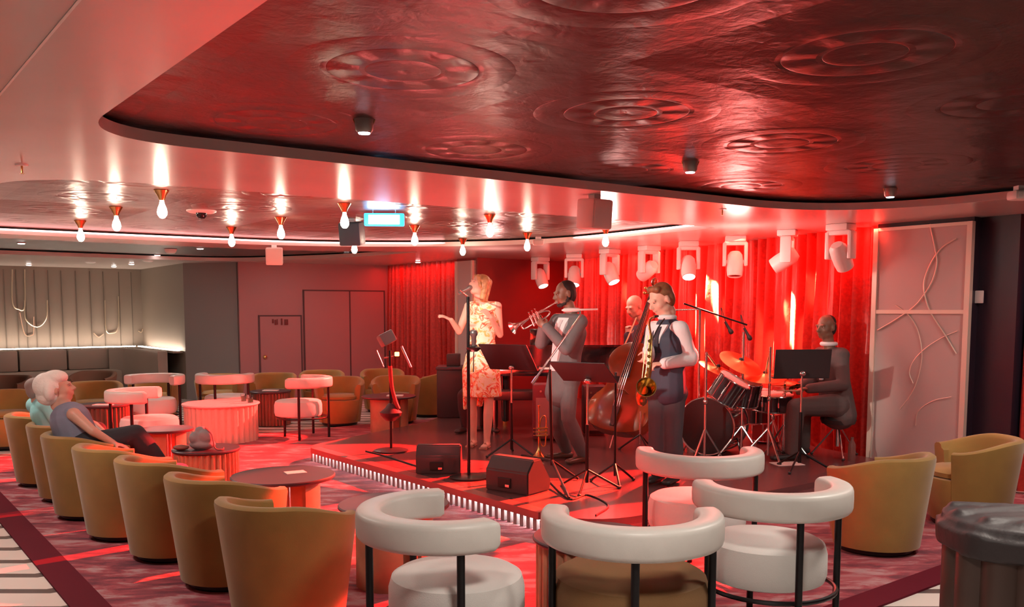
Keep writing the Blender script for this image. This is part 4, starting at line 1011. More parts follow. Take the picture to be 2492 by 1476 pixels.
# singer's stand with two microphones
b = onz(1141, 1162, ST); t = thing('microphone_stand', 'straight microphone stand right in front of the singer', 'microphone stand', b)
disc_base(t, .16); tp = aty(1137, 722, b.y); seg('pole', b, Vector((b.x, b.y, tp.z)), .0135, black_m, t); seg('inner_pole', Vector((b.x, b.y, tp.z-.45)), Vector((b.x, b.y, tp.z)), .009, chrome, t)
ml = sL(0, -.16, -.10); hd_ = Vector((b.x, b.y, tp.z)); seg('boom', hd_, ml+Vector((-.03, -.02, -.02)), .007, chrome, t)
mic_mesh('microphone', ml+Vector((-.05, -.04, -.05)), sL(0, -.10, -.06)-ml+Vector((.03, .02, .03)), t, .17, .026, mat('mic_grey', (.3, .28, .28), .35, .7))
cl = aty(1137, 838, b.y); seg('side_arm', cl, aty(1162, 840, b.y), .008, chrome, t)
q = aty(1153, 846, b.y); mic_mesh('large_microphone', q, (0, 0, 1), t, .15, .034, mat('large_mic_grey', (.16, .17, .17), .35, .5)); bm = BM(); lathe(bm, [(0, 0), (.03, .0), (.055, .02), (.06, .035), (.03, .045), (0, .045)], q-t.location-Vector((0, 0, .03)), 20); obj('shock_mount', bm, black_m, t)
seg('cable', q-Vector((0, 0, .02)), aty(1152, 905, b.y), .004, black_p, t)
# music stands
def music_stand(base_px, top_px, w_, h_, tilt, yaw, label, stand=True):
    b = onz(*base_px, ST); t = thing('music_stand', label, 'music stand', b, group='music stands')
    c = aty(*top_px, b.y); tripod(t, .26, a0=.6+base_px[0]); zt = c.z-ST
    bm = BM(); tube(bm, [(0, 0, .06), (0, 0, zt*.6)], .014, 10); obj('pole', bm, black_m, t); bm = BM(); tube(bm, [(0, 0, zt*.55), (0, 0, zt)], .009, 10); obj('inner_pole', bm, chrome, t)
    M = Matrix.Translation((0, 0, zt+.02)) @ Matrix.Rotation(math.radians(yaw), 4, 'Z') @ Matrix.Rotation(math.radians(tilt), 4, 'X')
    bm = BM(); box(bm, -w_/2, w_/2, -.004, .004, -.06, h_-.06, M, .002); dk = obj('desk', bm, mat('desk_dark', (.02, .015, .018), .6), t, False)
    bm = BM(); box(bm, -w_/2, w_/2, .0, .055, -.066, -.058, M); obj('ledge', bm, MATS['desk_dark'], dk, False)
    bm = BM(); ell(bm, (0, -.015, zt), (.03, .02, .025)); obj('clamp', bm, chrome, t)
    return t
music_stand((1245, 1108), (1235, 893), .52, .33, 42, -30, 'dark music stand between the singer and the trumpet player')
music_stand((1428, 1192), (1433, 925), .46, .30, 58, -30, 'dark music stand in front of the trumpet player legs')
music_stand((1945, 1142), (1947, 908), .50, .25, 8, 6, 'dark music stand hiding the drummer arms')
# long boom stand in front of the trumpeter
b = onz(1343, 1160, ST); t = thing('boom_stand', 'microphone boom stand crossing in front of the trumpet player', 'microphone stand', b)
for e in (onz(1270, 1110, ST), onz(1408, 1168, ST), onz(1385, 1215, ST)): seg('leg', b+Vector((0, 0, .14)), e+Vector((0, 0, .012)), .010, black_m, t)
pt = aty(1334, 898, b.y); pt.x = b.x-.02; seg('pole', b+Vector((0, 0, .1)), pt, .013, black_m, t)
lo = aty(1295, 933, b.y-.1); hi = aty(1412, 768, b.y+.1); seg('boom', lo, hi, .009, chrome, t); seg('counterweight', lo, lo.lerp(hi, .1), .014, chrome, t)
m_ = mic_mesh('microphone', aty(1455, 752, b.y+.1), aty(1384, 754, b.y+.1)-aty(1455, 752, b.y+.1), t, .30, .014, mat('pale_tube', (.75, .68, .66), .4)); seg('clip', hi, aty(1412, 755, b.y+.1), .008, chrome, t)
# stand at the left with hanging instrument
b = onz(952, 1097, ST); t = thing('instrument_stand', 'round-based stand at the stage corner with a grey box head and red strap', 'stand', b)
disc_base(t, .17); Yb = b.y; seg('pole', b, aty(949, 852, Yb), .013, black_m, t)
bm = BM(); box(bm, -.075, .075, -.06, .06, -.06, .06, Matrix.Translation(aty(941, 823, Yb)-b) @ Matrix.Rotation(math.radians(-28), 4, 'Y') @ Matrix.Rotation(.5, 4, 'Z'), .018); obj('head_box', bm, mat('grey_box', (.12, .13, .13), .35), t)
seg('left_rod', aty(917, 852, Yb), aty(934, 892, Yb), .004, chrome, t); seg('right_rod', aty(977, 842, Yb), aty(1000, 893, Yb), .011, mat('steel_rod', (.35, .33, .4), .3, .6), t)
seg('crossbar', aty(935, 870, Yb), aty(958, 865, Yb), .008, chrome, t)
bm = BM(); tube(bm, smooth_path([aty(949, 890, Yb)-b, aty(953, 940, Yb)-b, aty(962, 975, Yb)-b, aty(970, 995, Yb)-b], 6), .02, 8); obj('red_strap', bm, mat('red_strap', (.45, .01, .01), .5), t)
bm = BM(); lathe(bm, [(0, -.06), (.05, -.05), (.10, 0), (.11, .03), (.06, .07), (.02, .12), (0, .12)], aty(951, 1010, Yb)-b, 24); obj('hanging_cone', bm, mat('dark_cone', (.06, .02, .025), .35), t)
bm = BM(); box(bm, -.022, .022, -.012, .012, -.02, .02, Matrix.Translation(aty(966, 861, Yb)-b), .006); obj('lamp', bm, mat('amber_lamp', (1, .6, .2), .4, emit=(1, .55, .12), es=6), t)
# wedge monitors
def wedge(c, yaw, label, s=1.):
    t = thing('stage_monitor', label, 'speaker', c, yaw, 'floor wedge monitors')
    pr = [(-.20, 0), (.17, 0), (.20, .10), (.02, .345), (-.10, .345), (-.20, .22)]
    bm = BM(); ringsurf(bm, [[Vector((x*s, y*s, z*s)) for y, z in pr] for x in (-.27, .27)]); bmesh.ops.bevel(bm, geom=bm.edges[:], offset=.01, segments=2, affect='EDGES'); obj('cabinet', bm, mat('wedge_black', (.035, .032, .034), .5, bump=.1, bscale=200), t, False)
    bm = BM(); box(bm, -.10*s, .06*s, -.215*s, -.19*s, .05*s, .15*s, None, .005); h = obj('handle_recess', bm, mat('recess_black', (.004, .004, .005), .6), t, False)
    bm = BM(); box(bm, -.0, .05*s, -.222*s, -.2*s, .06*s, .09*s, None, .003); obj('socket', bm, silver, h, False)
    nn = Vector((0, .245, .18)).normalized()
    bm = BM(); ringsurf(bm, [[Vector((x*s, .192*s+.006, .112*s)) for x in (-.24, .24)]+[Vector((x*s, .03*s+.006, .332*s)) for x in (.24, -.24)], [Vector((x*s, .197*s+.012, .115*s)) for x in (-.24, .24)]+[Vector((x*s, .035*s+.012, .337*s)) for x in (.24, -.24)]]); obj('grille', bm, mat('grille', (.05, .05, .05), .5, .5), t, False)
    return t
c = onz(1065, 1157, ST); wedge(c+Vector((0, .2, 0)), 0, 'black wedge monitor lying below the singer, nearer the stage corner', .70)
c = onz(1262, 1205, ST); wedge(c+Vector((0, .22, 0)), math.radians(-38), 'black wedge monitor lying in front of the trumpet player', .76)
# upright trumpet resting on a stand
b = onz(1311, 1118, ST); t = trumpet('trumpet', 'gold trumpet standing upright on the stage floor by the grey trouser leg', b+Vector((0, 0, .50)), b+Vector((0, 0, .03)), (-1, -.2, 0), brass)
t = thing('peg_stand', 'small peg stand under the upright gold trumpet', 'stand', b); bm = BM(); lathe(bm, [(0, 0), (.02, 0), (.012, .03), (.008, .14), (0, .15)], seg=12); obj('peg', bm, black_p, t)
for k in range(4): a = k*pi/2+.4; bm = BM(); tube(bm, [(0, 0, .01), (.09*math.cos(a), .09*math.sin(a), .008)], .007, 6); obj('foot', bm, black_p, t)
# grand piano behind
Yp = 10.8
t = thing('grand_piano', 'glossy black grand piano behind the trumpet player', 'piano', onz(1345, 1020, ST)); b = t.location
lac = mat('piano_lacquer', (.012, .010, .012), .08, coat=1)
ol = smooth_path([(-.75, -.72, 0), (.55, -.72, 0), (.95, -.55, 0), (1.0, -.1, 0), (.75, .3, 0), (.35, .65, 0), (-.2, .85, 0), (-.65, .7, 0), (-.78, .2, 0)], 5, True)
bm = BM(); prism(bm, [(p.x, p.y) for p in ol], .62, .95); obj('case', bm, lac, t); 
bm = BM(); prism(bm, [(p.x*1.02, p.y*1.02) for p in ol], .95, .975); obj('lid', bm, mat('lid_reflection_tint', (.05, .01, .012), .08, coat=1), t)  # red reflection is mixed into the black lid's colour
bm = BM(); box(bm, -.7, .5, -.92, -.68, .62, .70, None, .01); obj('key_bed', bm, lac, t); bm = BM(); box(bm, -.62, .42, -.90, -.74, .70, .715); obj('keyboard', bm, mat('ivory_keys', (.8, .76, .7), .3), t)
for x, y in ((-.6, -.6), (.7, -.5), (0, .6)):
    bm = BM(); lathe(bm, [(.045, .06), (.06, .55), (.07, .62)], (x, y, 0), 16); l = obj('leg', bm, lac, t); bm = BM(); lathe(bm, [(0, 0), (.03, 0), (.03, .05), (0, .06)], (x, y, 0), 12); obj('caster', bm, brass, l)
bm = BM(); box(bm, -.3, .25, -.45, -.42, .975, 1.16, None, .01); obj('music_rest', bm, lac, t)
for x_, r in ((-.52, .02), (-.34, .014)):
    bm = BM(); ell(bm, (x_, -.725, .86), (r, r*.6, r)); obj('indicator_light', bm, mat('blue_lamp', (.2, .4, 1), .3, emit=(.25, .5, 1), es=5), t)
b = onz(1262, 1060, ST); t = thing('piano_bench', 'black padded bench with thin bright legs beside the piano', 'bench', b+Vector((0, .3, 0)))
bm = BM(); box(bm, -.30, .30, -.17, .17, .38, .48, None, .02); obj('seat', bm, mat('bench_black', (.015, .014, .016), .4), t)
for x in (-.27, .27):
    for y in (-.14, .14): bm = BM(); tube(bm, [(x, y, 0), (x, y, .4)], .014, 8); obj('leg', bm, chrome, t)
b = onz(1158, 1038, ST); t = thing('piano_stool', 'low black stool hidden behind the singer legs', 'stool', (P_['pel'].x, P_['pel'].y+.02, ST))
bm = BM(); lathe(bm, [(0, .36), (.16, .36), (.17, .39), (.16, .44), (0, .45)], seg=24); obj('seat', bm, MATS['bench_black'], t); bm = BM(); lathe(bm, [(0, 0), (.16, 0), (.16, .02), (.025, .04), (.025, .36), (0, .36)], seg=20); obj('pedestal', bm, black_m, t)
# dark equipment left of the singer
b = onz(1098, 1012, ST); t = thing('equipment_case', 'black equipment case with a small monitor left of the singer', 'case', b)
bm = BM(); box(bm, -.17, .17, -.2, .25, 0, .62, None, .02); obj('body', bm, black_p, t); bm = BM(); box(bm, -.18, .18, -.21, .26, .62, .66, None, .01); obj('lid', bm, mat('case_lid', (.05, .045, .055), .5), t)
bm = BM(); box(bm, -.05, .12, -.1, .1, .66, .82, None, .01); obj('monitor', bm, black_p, t)
# amplifiers
def amp(px, py, w_, h_, m, label, dy=.15):
    b = onz(px, py, ST); t = thing('amplifier', label, 'amplifier', b, 0, 'amplifiers behind the trumpet player'); bm = BM(); box(bm, -w_/2, w_/2, 0, .28, .02, h_, None, .02); obj('cabinet', bm, m, t)
    bm = BM(); box(bm, -w_/2+.03, w_/2-.03, -.012, 0, .06, h_-.14, None, .003); obj('grille_cloth', bm, mat('amp_cloth', (.30, .17, .17), .8), t)
    for k in range(4): bm = BM(); lathe(bm, [(0, 0), (.014, 0), (.012, .02), (0, .02)], (-w_/2+.08+k*.07, -.001, h_-.07), 12, M=Matrix.Rotation(pi/2, 3, 'X')); obj('knob', bm, silver, t)
    return t
amp(1345, 1072, .42, .60, mat('amp_maroon', (.16, .03, .045), .5), 'maroon guitar amplifier standing behind the trumpet player legs')
amp(1448, 1060, .26, .55, mat('amp_dark', (.07, .02, .025), .5), 'narrow dark amplifier beside the double bass')
# plain slim stands
for bp, tp, lab in (((1496, 1175), (1491, 905), 'thin dark microphone stand in front of the double bass'), ((1557, 1095), (1583, 1000), 'folding chrome stand behind the saxophone player legs')):
    b = onz(*bp, ST); t = thing('slim_stand', lab, 'stand', b); tripod(t, .2, n=3, a0=bp[0]); e = aty(*tp, b.y); bm = BM(); tube(bm, [(0, 0, .06), (0, 0, e.z-ST)], .010, 8); obj('pole', bm, black_m if bp[0] < 1500 else chrome, t)
# overhead boom stand beside the drums
b = onz(1697, 1100, ST); t = thing('overhead_stand', 'tall boom stand with two hanging microphones over the drums', 'microphone stand', b); tripod(t, .17, a0=.2, m=chrome)
top = aty(1700, 752, b.y); seg('pole', b+Vector((0, 0, .05)), Vector((b.x, b.y, top.z)), .013, chrome, t)
A_ = aty(1664, 738, b.y); B2 = aty(1818, 790, b.y); seg('boom', A_, B2, .009, black_m, t); seg('side_bar', aty(1640, 754, b.y), Vector((b.x, b.y, top.z)), .008, silver, t)
for (x0, y0), (x1, y1) in (((1757, 770), (1775, 800)), ((1805, 787), (1819, 812))):
    p = aty(x0, y0, b.y); q = aty(x1, y1, b.y); bm = BM(); tube(bm, smooth_path([p-b, aty(x0-2, y0-22, b.y)-b, (p.lerp(q, .6))-b], 5), .004, 6); c_ = obj('cable', bm, black_p, t)
    mic_mesh('microphone', p.lerp(q, .4), q-p, t, .14, .024)
# drum kit -------------------------------------------------
shell = mat('drum_shell', (.03, .02, .025), .15, coat=.8); skin_dr = mat('drum_head', (.75, .66, .62), .5); red_sh = mat('red_shell', (.4, .02, .02), .25, coat=.5)
def drum(name, label, c, r, h, axis, m=shell, lugs=8, group=None, front=None):
    axis = Vector(axis).normalized(); t = thing(name, label, 'drum', c, group=group); Q = axis.to_track_quat('Z', 'Y').to_matrix()
    bm = BM(); lathe(bm, [(r, -h/2), (r, h/2)], seg=40, M=Q); obj('shell', bm, m, t)
    for s_ in (-1, 1):
        bm = BM(); lathe(bm, [(0, s_*h/2*.99), (r*.98, s_*h/2*.99), (r*.98, s_*(h/2+.004)), (0, s_*(h/2+.004))], seg=40, M=Q); obj('drum_head', bm, front if (front and s_ == -1) else skin_dr, t)
        bm = BM(); pts = [Q @ Vector((r*1.02*math.cos(a), r*1.02*math.sin(a), s_*h/2)) for a in [2*pi*k/40 for k in range(40)]]; tube(bm, pts, .008, 8, True); obj('hoop', bm, chrome, t)
    for k in range(lugs):
        a = 2*pi*k/lugs; bm = BM(); tube(bm, [Q @ Vector((r*1.03*math.cos(a), r*1.03*math.sin(a), s_*h*.47)) for s_ in (-1, 1)], .0045, 6); tube(bm, [Q @ Vector((r*1.03*math.cos(a), r*1.03*math.sin(a), s_*h*.15)) for s_ in (-1, 1)], .010, 8); obj('lug', bm, chrome, t)
    return t
Yd = 8.35
rb = .27; bc = onz(1752, 1112, ST)+Vector((0, .28, rb+.01))
bd = drum('bass_drum', 'large dark bass drum at the left of the kit', bc, rb, .40, (.55, .83, 0), shell, 10, front=mat('black_head', (.012, .010, .012), .25))
for s_ in (-1, 1):
    bm = BM(); d_ = Vector((.83, -.55, 0))*s_; tube(bm, [d_*.24+Vector((0, 0, -.12)), d_*.34+Vector((-.08, -.1, -rb-.005))], .01, 8); obj('spur', bm, chrome, bd)
t1 = drum('rack_tom', 'dark tom drum tilted above the bass drum', aty(1773, 947, 8.0), .145, .22, (.45, -.25, .8), shell, 6, 'tom drums')
t2 = drum('rack_tom', 'dark tom drum hanging right of the tilted one', aty(1812, 955, 8.25), .14, .22, (.15, -.2, 1), shell, 6, 'tom drums')
tm = thing('tom_mount', 'chrome post carrying the two toms', 'stand', bc+Vector((.1, 0, rb)))
for e in (t1, t2): seg('arm', tm.location, Vector(e.location), .012, chrome, tm)
def stand3(name, label, px, py, topz, group=None, rad=.24):
    b = onz(px, py, ST); t = thing(name, label, 'stand', b, group=group); tripod(t, rad, m=chrome, a0=px*.7, hub=.3); bm = BM(); tube(bm, [(0, 0, .05), (0, 0, topz)], .012, 10); obj('pole', bm, chrome, t)
    bm = BM(); ell(bm, (0, 0, topz*.55), (.022, .022, .03)); obj('clamp', bm, chrome, t); return t, b
def cymbal(label, c, r, tilt, m=None):
    Q = (Matrix.Rotation(tilt[0], 3, 'X') @ Matrix.Rotation(tilt[1], 3, 'Y')); bm = BM()
    lathe(bm, [(0, .026), (.02, .025), (.04, .012), (r*.6, .004), (r, -.006), (r, -.008), (r*.6, .001), (.04, .009), (.018, .02), (0, .022)], seg=40, M=Q); o = obj('cymbal', bm, m or mat('bronze_cymbal', (.75, .38, .16), .28, 1, var=.1)); o.location = c
    bm = BM(); ell(bm, (0, 0, .03), (.02, .02, .02)); bmesh.ops.translate(bm, verts=bm.verts, vec=(0, 0, .0)); obj('felt_washer', bm, black_p, o)
    return tag(o, label, 'cymbal', 'cymbals')
t, b = stand3('cymbal_stand', 'chrome stand of the big raised cymbal', 1803, 1112, 1.18, 'cymbal stands')
ctop = Vector((b.x, b.y, ST+1.17)); cymbal('big bronze cymbal tilted at the top of the kit', aty(1803, 882, b.y), .21, (.45, .30))
t['label'] = 'chrome stand under the biggest cymbal'; 
zt = aty(1803, 882, b.y).z-ST; t.children[-2]
t2_, b2 = stand3('cymbal_stand', 'chrome stand at the left edge of the kit', 1714, 1122, 1.0, 'cymbal stands', .18); cymbal('orange-lit cymbal tilted at the left of the kit', aty(1748, 898, b2.y+.2), .19, (.25, .35))
seg('cymbal_arm', b2+Vector((0, 0, 1.0)), aty(1748, 897, b2.y+.2), .009, chrome, t2_)
t3_, b3 = stand3('cymbal_stand', 'slender stand at the middle of the kit', 1868, 1120, 1.05, 'cymbal stands'); cymbal('bronze cymbal low beside the dark music stand', aty(1862, 914, b3.y+.15), .20, (.25, -.05)); seg('cymbal_arm', b3+Vector((0, 0, 1.03)), aty(1862, 914, b3.y+.15), .009, chrome, t3_)
t4_, b4 = stand3('hi_hat_stand', 'chrome hi-hat stand in front of the drummer', 1905, 1108, .92, 'cymbal stands'); c_ = aty(1898, 934, b4.y)
cymbal('upper hi-hat cymbal in front of the drummer', Vector((b4.x, b4.y, c_.z+.02)), .17, (.0, .0)); cymbal('lower hi-hat cymbal in front of the drummer', Vector((b4.x, b4.y, c_.z-.015)), .17, (pi, .0))
sn = onz(1882, 1112, ST)
drum('snare_drum', 'chrome and black snare drum between the legs of the drummer', aty(1880, 977, sn.y+.25), .19, .15, (0, -.08, 1), shell, 8)
tsn, bsn = stand3('snare_stand', 'folding chrome stand under the snare drum', 1880, 1095, .60, 'cymbal stands', .2)
ft = onz(1850, 1100, ST); drum('floor_tom', 'dark floor tom standing behind the snare', Vector((ft.x+.05, ft.y+.55, ST+.40)), .19, .34, (0, 0, 1), shell, 8)
drum('side_drum', 'small red drum low behind the kit', onz(1862, 1085, ST)+Vector((.1, .30, .16)), .15, .28, (0, 0, 1), red_sh, 6)
st = Vector((D_['pel'].x+.02, D_['pel'].y, ST)); t = thing('drum_stool', 'round drum stool on chrome legs under the drummer', 'stool', st); tripod(t, .24, m=chrome, hub=.32); zz = D_['pel'].z-ST-.13
bm = BM(); lathe(bm, [(0, zz-.07), (.15, zz-.07), (.165, zz-.03), (.15, zz), (0, zz)], seg=28); obj('seat', bm, black_p, t); bm = BM(); tube(bm, [(0, 0, .1), (0, 0, zz-.06)], .016, 8); obj('pole', bm, chrome, t)
b = onz(1915, 1128, ST); bm = BM(); box(bm, -.13, .13, -.09, .09, 0, .004, Matrix.Rotation(.2, 4, 'Z')); o = obj('sheet_music', bm, MATS['paper'], None, False); o.location = b; tag(o, 'pink-lit sheet of paper lying on the stage before the drums', 'paper')
b = onz(2072, 1120, ST); bm = BM(); lathe(bm, [(0, 0), (.032, 0), (.034, .02), (.034, .15), (.014, .19), (.014, .22), (0, .22)], seg=18); o = obj('water_bottle', bm, mat('bottle_plastic', (.4, .2, .18), .1, trans=.6)); o.location = b; tag(o, 'small clear bottle on the stage right of the drummer', 'bottle')
# floor light behind the saxophonist
b = onz(1690, 1098, ST); t = thing('floor_light', 'bright floor light shining up behind the saxophone player', 'light', b); bm = BM(); lathe(bm, [(0, 0), (.07, 0), (.085, .10), (.07, .115), (0, .115)], seg=20); obj('housing', bm, silver, t)
bm = BM(); lathe(bm, [(0, .116), (.07, .116), (.065, .125), (0, .13)], seg=20); obj('lens', bm, mat('lens_warm', (1, .9, .7), .3, emit=(1, .80, .5), es=30), t)
lamp('floor_light_beam', 'SPOT', b+Vector((0, 0, .16)), b+Vector((.05, .35, 1.6)), 60, (1, .35, .12), spot_size=math.radians(70), spot_blend=.7, shadow_soft_size=.05)
# cables
cb = mat('cable_black', (.02, .015, .018), .5)
for pts, lab in (([(1340, 1175), (1385, 1215), (1430, 1205), (1480, 1230), (1450, 1255)], 'loose black cable by the front music stand'), ([(890, 1098), (930, 1108), (1000, 1130), (1060, 1150)], 'thin black cable running from the corner stand to the first wedge'), ([(1140, 1168), (1180, 1160), (1210, 1150)], 'short black cable at the singer stand base')):
    bm = BM(); P_c = [onz(x, y, ST)+Vector((0, 0, .006)) for x, y in pts]; tube(bm, smooth_path([p-P_c[0] for p in P_c], 6), .006, 6); o = obj('cable', bm, cb); o.location = P_c[0]; tag(o, lab, 'cable')

# ================================================================== CEILING FIXTURES
def ceil_pt(px, py, z): return onz(px, py, z)
# moving heads
heads = [(1315, 626, 35, 28, 1), (1398, 618, -8, 24, 1), (1484, 606, 40, 30, 1), (1580, 598, -150, 62, 0), (1676, 587, -4, 30, 1), (1790, 574, -12, 12, 2), (1917, 560, -115, 58, 0), (2047, 545, 130, 40, 0)]
wp = mat('white_fixture', (.86, .82, .80), .35); lens_on = mat('lens_on', (1, .95, .9), .3, emit=(1, .86, .74), es=14); lens_off = mat('lens_dark', (.05, .03, .03), .1)
mh = []
names = ['left-most of the row', 'second from the left', 'third from the left', 'fourth, turned away', 'fifth, lens fully lit towards us', 'sixth, pointing straight down', 'seventh, turned to the left', 'last of the row by the pale panel']
for i, (px, py, yaw, tl, on) in enumerate(heads):
    p = onz(px, py, SZ); t = thing('moving_head_light', 'white moving-head stage light, '+names[i], 'stage light', p, math.radians(yaw), 'moving-head lights along the curtain')
    s = 1.2 if i > 3 else 1.25
    bm = BM(); box(bm, -.09*s, .09*s, -.075*s, .075*s, -.06, 0, None, .012); obj('base', bm, wp, t)
    bm = BM(); box(bm, -.10*s, .10*s, -.04*s, .04*s, -.10, -.06, None, .01); box(bm, -.11*s, -.078*s, -.045*s, .045*s, -.27*s, -.07, None, .012); box(bm, .078*s, .11*s, -.045*s, .045*s, -.27*s, -.07, None, .012); obj('yoke', bm, wp, t)
    Q = Matrix.Translation((0, 0, -.23*s)) @ Matrix.Rotation(math.radians(-tl), 4, 'X')
    bm = BM(); prof = [(0, .09), (.045, .09), (.066, .06), (.072, 0), (.072, -.08), (.066, -.13), (.058, -.135), (.056, -.12), (0, -.12)]; lathe(bm, [(r*s, z*s) for r, z in prof[::-1]], seg=28, M=Q.to_4x4()); hd = obj('head', bm, wp, t)
    bm = BM(); lathe(bm, [(0, -.132*s), (.054*s, -.128*s), (.054*s, -.121*s), (0, -.121*s)], seg=24, M=Q); obj('lens', bm, lens_on if on == 1 else lens_off, hd)
    bm = BM(); tube(bm, [Q @ Vector((-.075*s, 0, 0)), Q @ Vector((.075*s, 0, 0))], .02, 10); obj('pivot', bm, wp, hd)
# teardrop bulbs in brass cones
gold = mat('brass_cone', (.82, .50, .20), .22, 1)
bulbs = [(195, 536, 1), (282, 503, 1), (393, 462, 1), (563, 552, 1), (683, 528, 1), (838, 494, 1), (862, 574, 1), (1009, 548, 1), (1126, 580, 1), (1192, 522, 1), (1283, 566, 1), (1474, 552, 1)]
zb = SZ+.075
proto = thing('pendant_bulb', 'bare teardrop bulb in a small brass cone', 'light')
bm = BM(); lathe(bm, [(0, -.006), (.052, 0), (.055, -.004), (.03, -.045), (.02, -.07), (.016, -.075), (0, -.075)][::-1], seg=24); obj('brass_cone', bm, gold, proto)
bm = BM(); lathe(bm, [(0, -.205), (.018, -.20), (.032, -.18), (.036, -.16), (.030, -.13), (.018, -.10), (.013, -.07), (0, -.065)], seg=20); bulb = obj('bulb', bm, mat('bulb_glow', (1, 1, 1), .3, emit=(1, .84, .66), es=24), proto)
where = ['far left bulb below the left recess edge', 'second bulb from the left', 'largest bulb, left of the dome camera', 'bulb right below the dome camera end', 'bulb above the pink speaker box', 'bulb over the dark hanging speaker', 'lowest bulb touching the dark speaker', 'bulb just right of the glowing blue sign', 'bulb low above the dancer pillar', 'bulb midway between blue sign and white speaker', 'bulb beside the small ceiling box', 'bulb directly under the white speaker box']
where[8] = 'bulb hanging low above the far pale pillar'; where[3] = 'bulb halfway between the dome camera and the pink speaker'
for i, (px, py, _) in enumerate(bulbs):
    o = proto if i == 0 else copy_tree(proto); o.location = onz(px, py, zb); o['label'] = 'bare teardrop lamp in brass cone, '+where[i]; o['group'] = 'teardrop bulbs in the left recess'
    lamp('bulb_light', 'POINT', o.location+Vector((0, 0, -.22)), None, 5, (1, .74, .55), shadow_soft_size=.04)
# semi-recessed spots in the large recess
for i, (px, py, wd) in enumerate([(886, 290, 'nearest, left of centre'), (1680, 393, 'middle one above the stage'), (2167, 458, 'farthest, towards the right wall')]):
    p = onz(px, py, zb); t = thing('ceiling_spot', 'small can spotlight in the large red recess, '+wd, 'light', p, group='can spots in the red recess')
    bm = BM(); lathe(bm, [(0, 0), (.045, 0), (.04, -.05), (.03, -.062), (0, -.055)][::-1], seg=24); obj('can', bm, mat('spot_can', (.35, .30, .28), .35, .6), t)
    bm = BM(); lathe(bm, [(0, -.068), (.026, -.066), (.028, -.060), (0, -.058)], seg=20); obj('lens', bm, mat('cool_lens', (1, 1, 1), .3, emit=(.75, .88, 1), es=16), t)
    for s_ in (-1, 1): bm = BM(); tube(bm, [(s_*.05, 0, 0), (s_*.032, 0, -.045)], .003, 5); obj('spring', bm, brass, t)
    if i != 1: lamp('can_beam', 'SPOT', p+Vector((0, 0, -.08)), p+Vector((0, 0, -2)), 24, WARM, spot_size=1.4, spot_blend=.7)
# flush downlights
dls = [(52, 590, SZ+.07), (487, 603, SZ+.07), (383, 619, SZ+.07), (712, 629, SZ+.05), (844, 616, SZ+.07), (70, 643, SZ), (277, 647, SZ), (320, 641, SZ), (885, 645, SZ), (1017, 636, SZ)]
wh2 = ['upper left in the dark recess', 'in the dark recess left of the pink speaker', 'left of the round detector', 'right under the pink speaker', 'in the dark recess below the dark speaker', 'first above the niche', 'second above the niche', 'third above the niche, slightly higher', 'above the double door', 'left of the far pillar']
for i, (px, py, z) in enumerate(dls):
    p = onz(px, py, z); t = thing('downlight', 'tiny bright downlight '+wh2[i], 'light', p, group='tiny ceiling downlights')
    bm = BM(); lathe(bm, [(0, -.012), (.05, -.012), (.055, 0), (0, 0)], seg=20); obj('rim', bm, wp, t)
    bm = BM(); lathe(bm, [(0, -.02), (.038, -.018), (.04, -.012), (0, -.012)], seg=18); obj('lens', bm, mat('downlight_lens', (1, 1, 1), .3, emit=(1, .93, .88), es=18), t)
# dome camera, sprinklers, detectors
p = onz(490, 512, zb); t = thing('dome_camera', 'white security dome on a round plate between two bulbs', 'camera', p); bm = BM(); lathe(bm, [(0, -.022), (.10, -.022), (.125, -.01), (.128, 0), (0, 0)], seg=32); obj('plate', bm, wp, t)
bm = BM(); lathe(bm, [(0, -.075), (.025, -.07), (.042, -.05), (.048, -.022), (0, -.02)], seg=24); obj('dome', bm, mat('smoked_dome', (.02, .02, .025), .05), t)
for px, py, w_ in ((53, 400, 'above the left recess corner'), (1758, 508, 'above the moving-head lights')):
    p = onz(px, py, SZ); t = thing('sprinkler', 'small brass sprinkler '+w_, 'sprinkler', p, group='sprinklers'); bm = BM(); lathe(bm, [(0, -.008), (.03, -.006), (.034, 0), (0, 0)], seg=20); obj('collar', bm, wp, t); bm = BM(); lathe(bm, [(0, -.05), (.012, -.05), (.005, -.045), (.006, -.008), (0, -.008)], seg=12); obj('nozzle', bm, brass, t)
for px, py, w_ in ((415, 606, 'smoke detector right of the middle downlight'), (232, 617, 'flat detector at the dark recess rim'), (220, 637, 'flat round grille above the niche'), (360, 634, 'flat round vent above the niche corner')):
    p = onz(px, py, SZ+(.07 if px in (415, 232) else .0)); bm = BM(); r = .09; h = .06 if px == 415 else .02; lathe(bm, [(0, -h), (r*.6, -h), (r*.85, -h*.6), (r, 0), (0, 0)], seg=24); o = obj('smoke_detector', bm, wp); o.location = p; tag(o, 'small pale '+w_, 'detector', 'ceiling detectors')
# loudspeaker boxes
def spk(px, py, w_, h_, d_, yaw, tilt, m, label, z0=SZ):
    p = onz(px, py, z0); t = thing('ceiling_speaker', label, 'speaker', p, math.radians(yaw), 'boxes hanging from the ceiling'); bm = BM(); box(bm, -.03, .03, -.03, .03, -.05, 0); obj('bracket', bm, wp, t)
    Q = Matrix.Translation((0, 0, -.03-h_/2)) @ Matrix.Rotation(math.radians(tilt), 4, 'X'); bm = BM(); box(bm, -w_/2, w_/2, -d_/2, d_/2, -h_/2, h_/2, Q, .018); obj('cabinet', bm, m, t)
    bm = BM(); box(bm, -w_/2+.012, w_/2-.012, -d_/2-.006, -d_/2, -h_/2+.012, h_/2-.012, Q, .002); obj('grille', bm, m, t)
    return t
spk(1447, 474, .19, .205, .17, 38, 4, mat('speaker_grey', (.62, .55, .51), .5), 'pale grey loudspeaker box above the curtain lights', SZ)
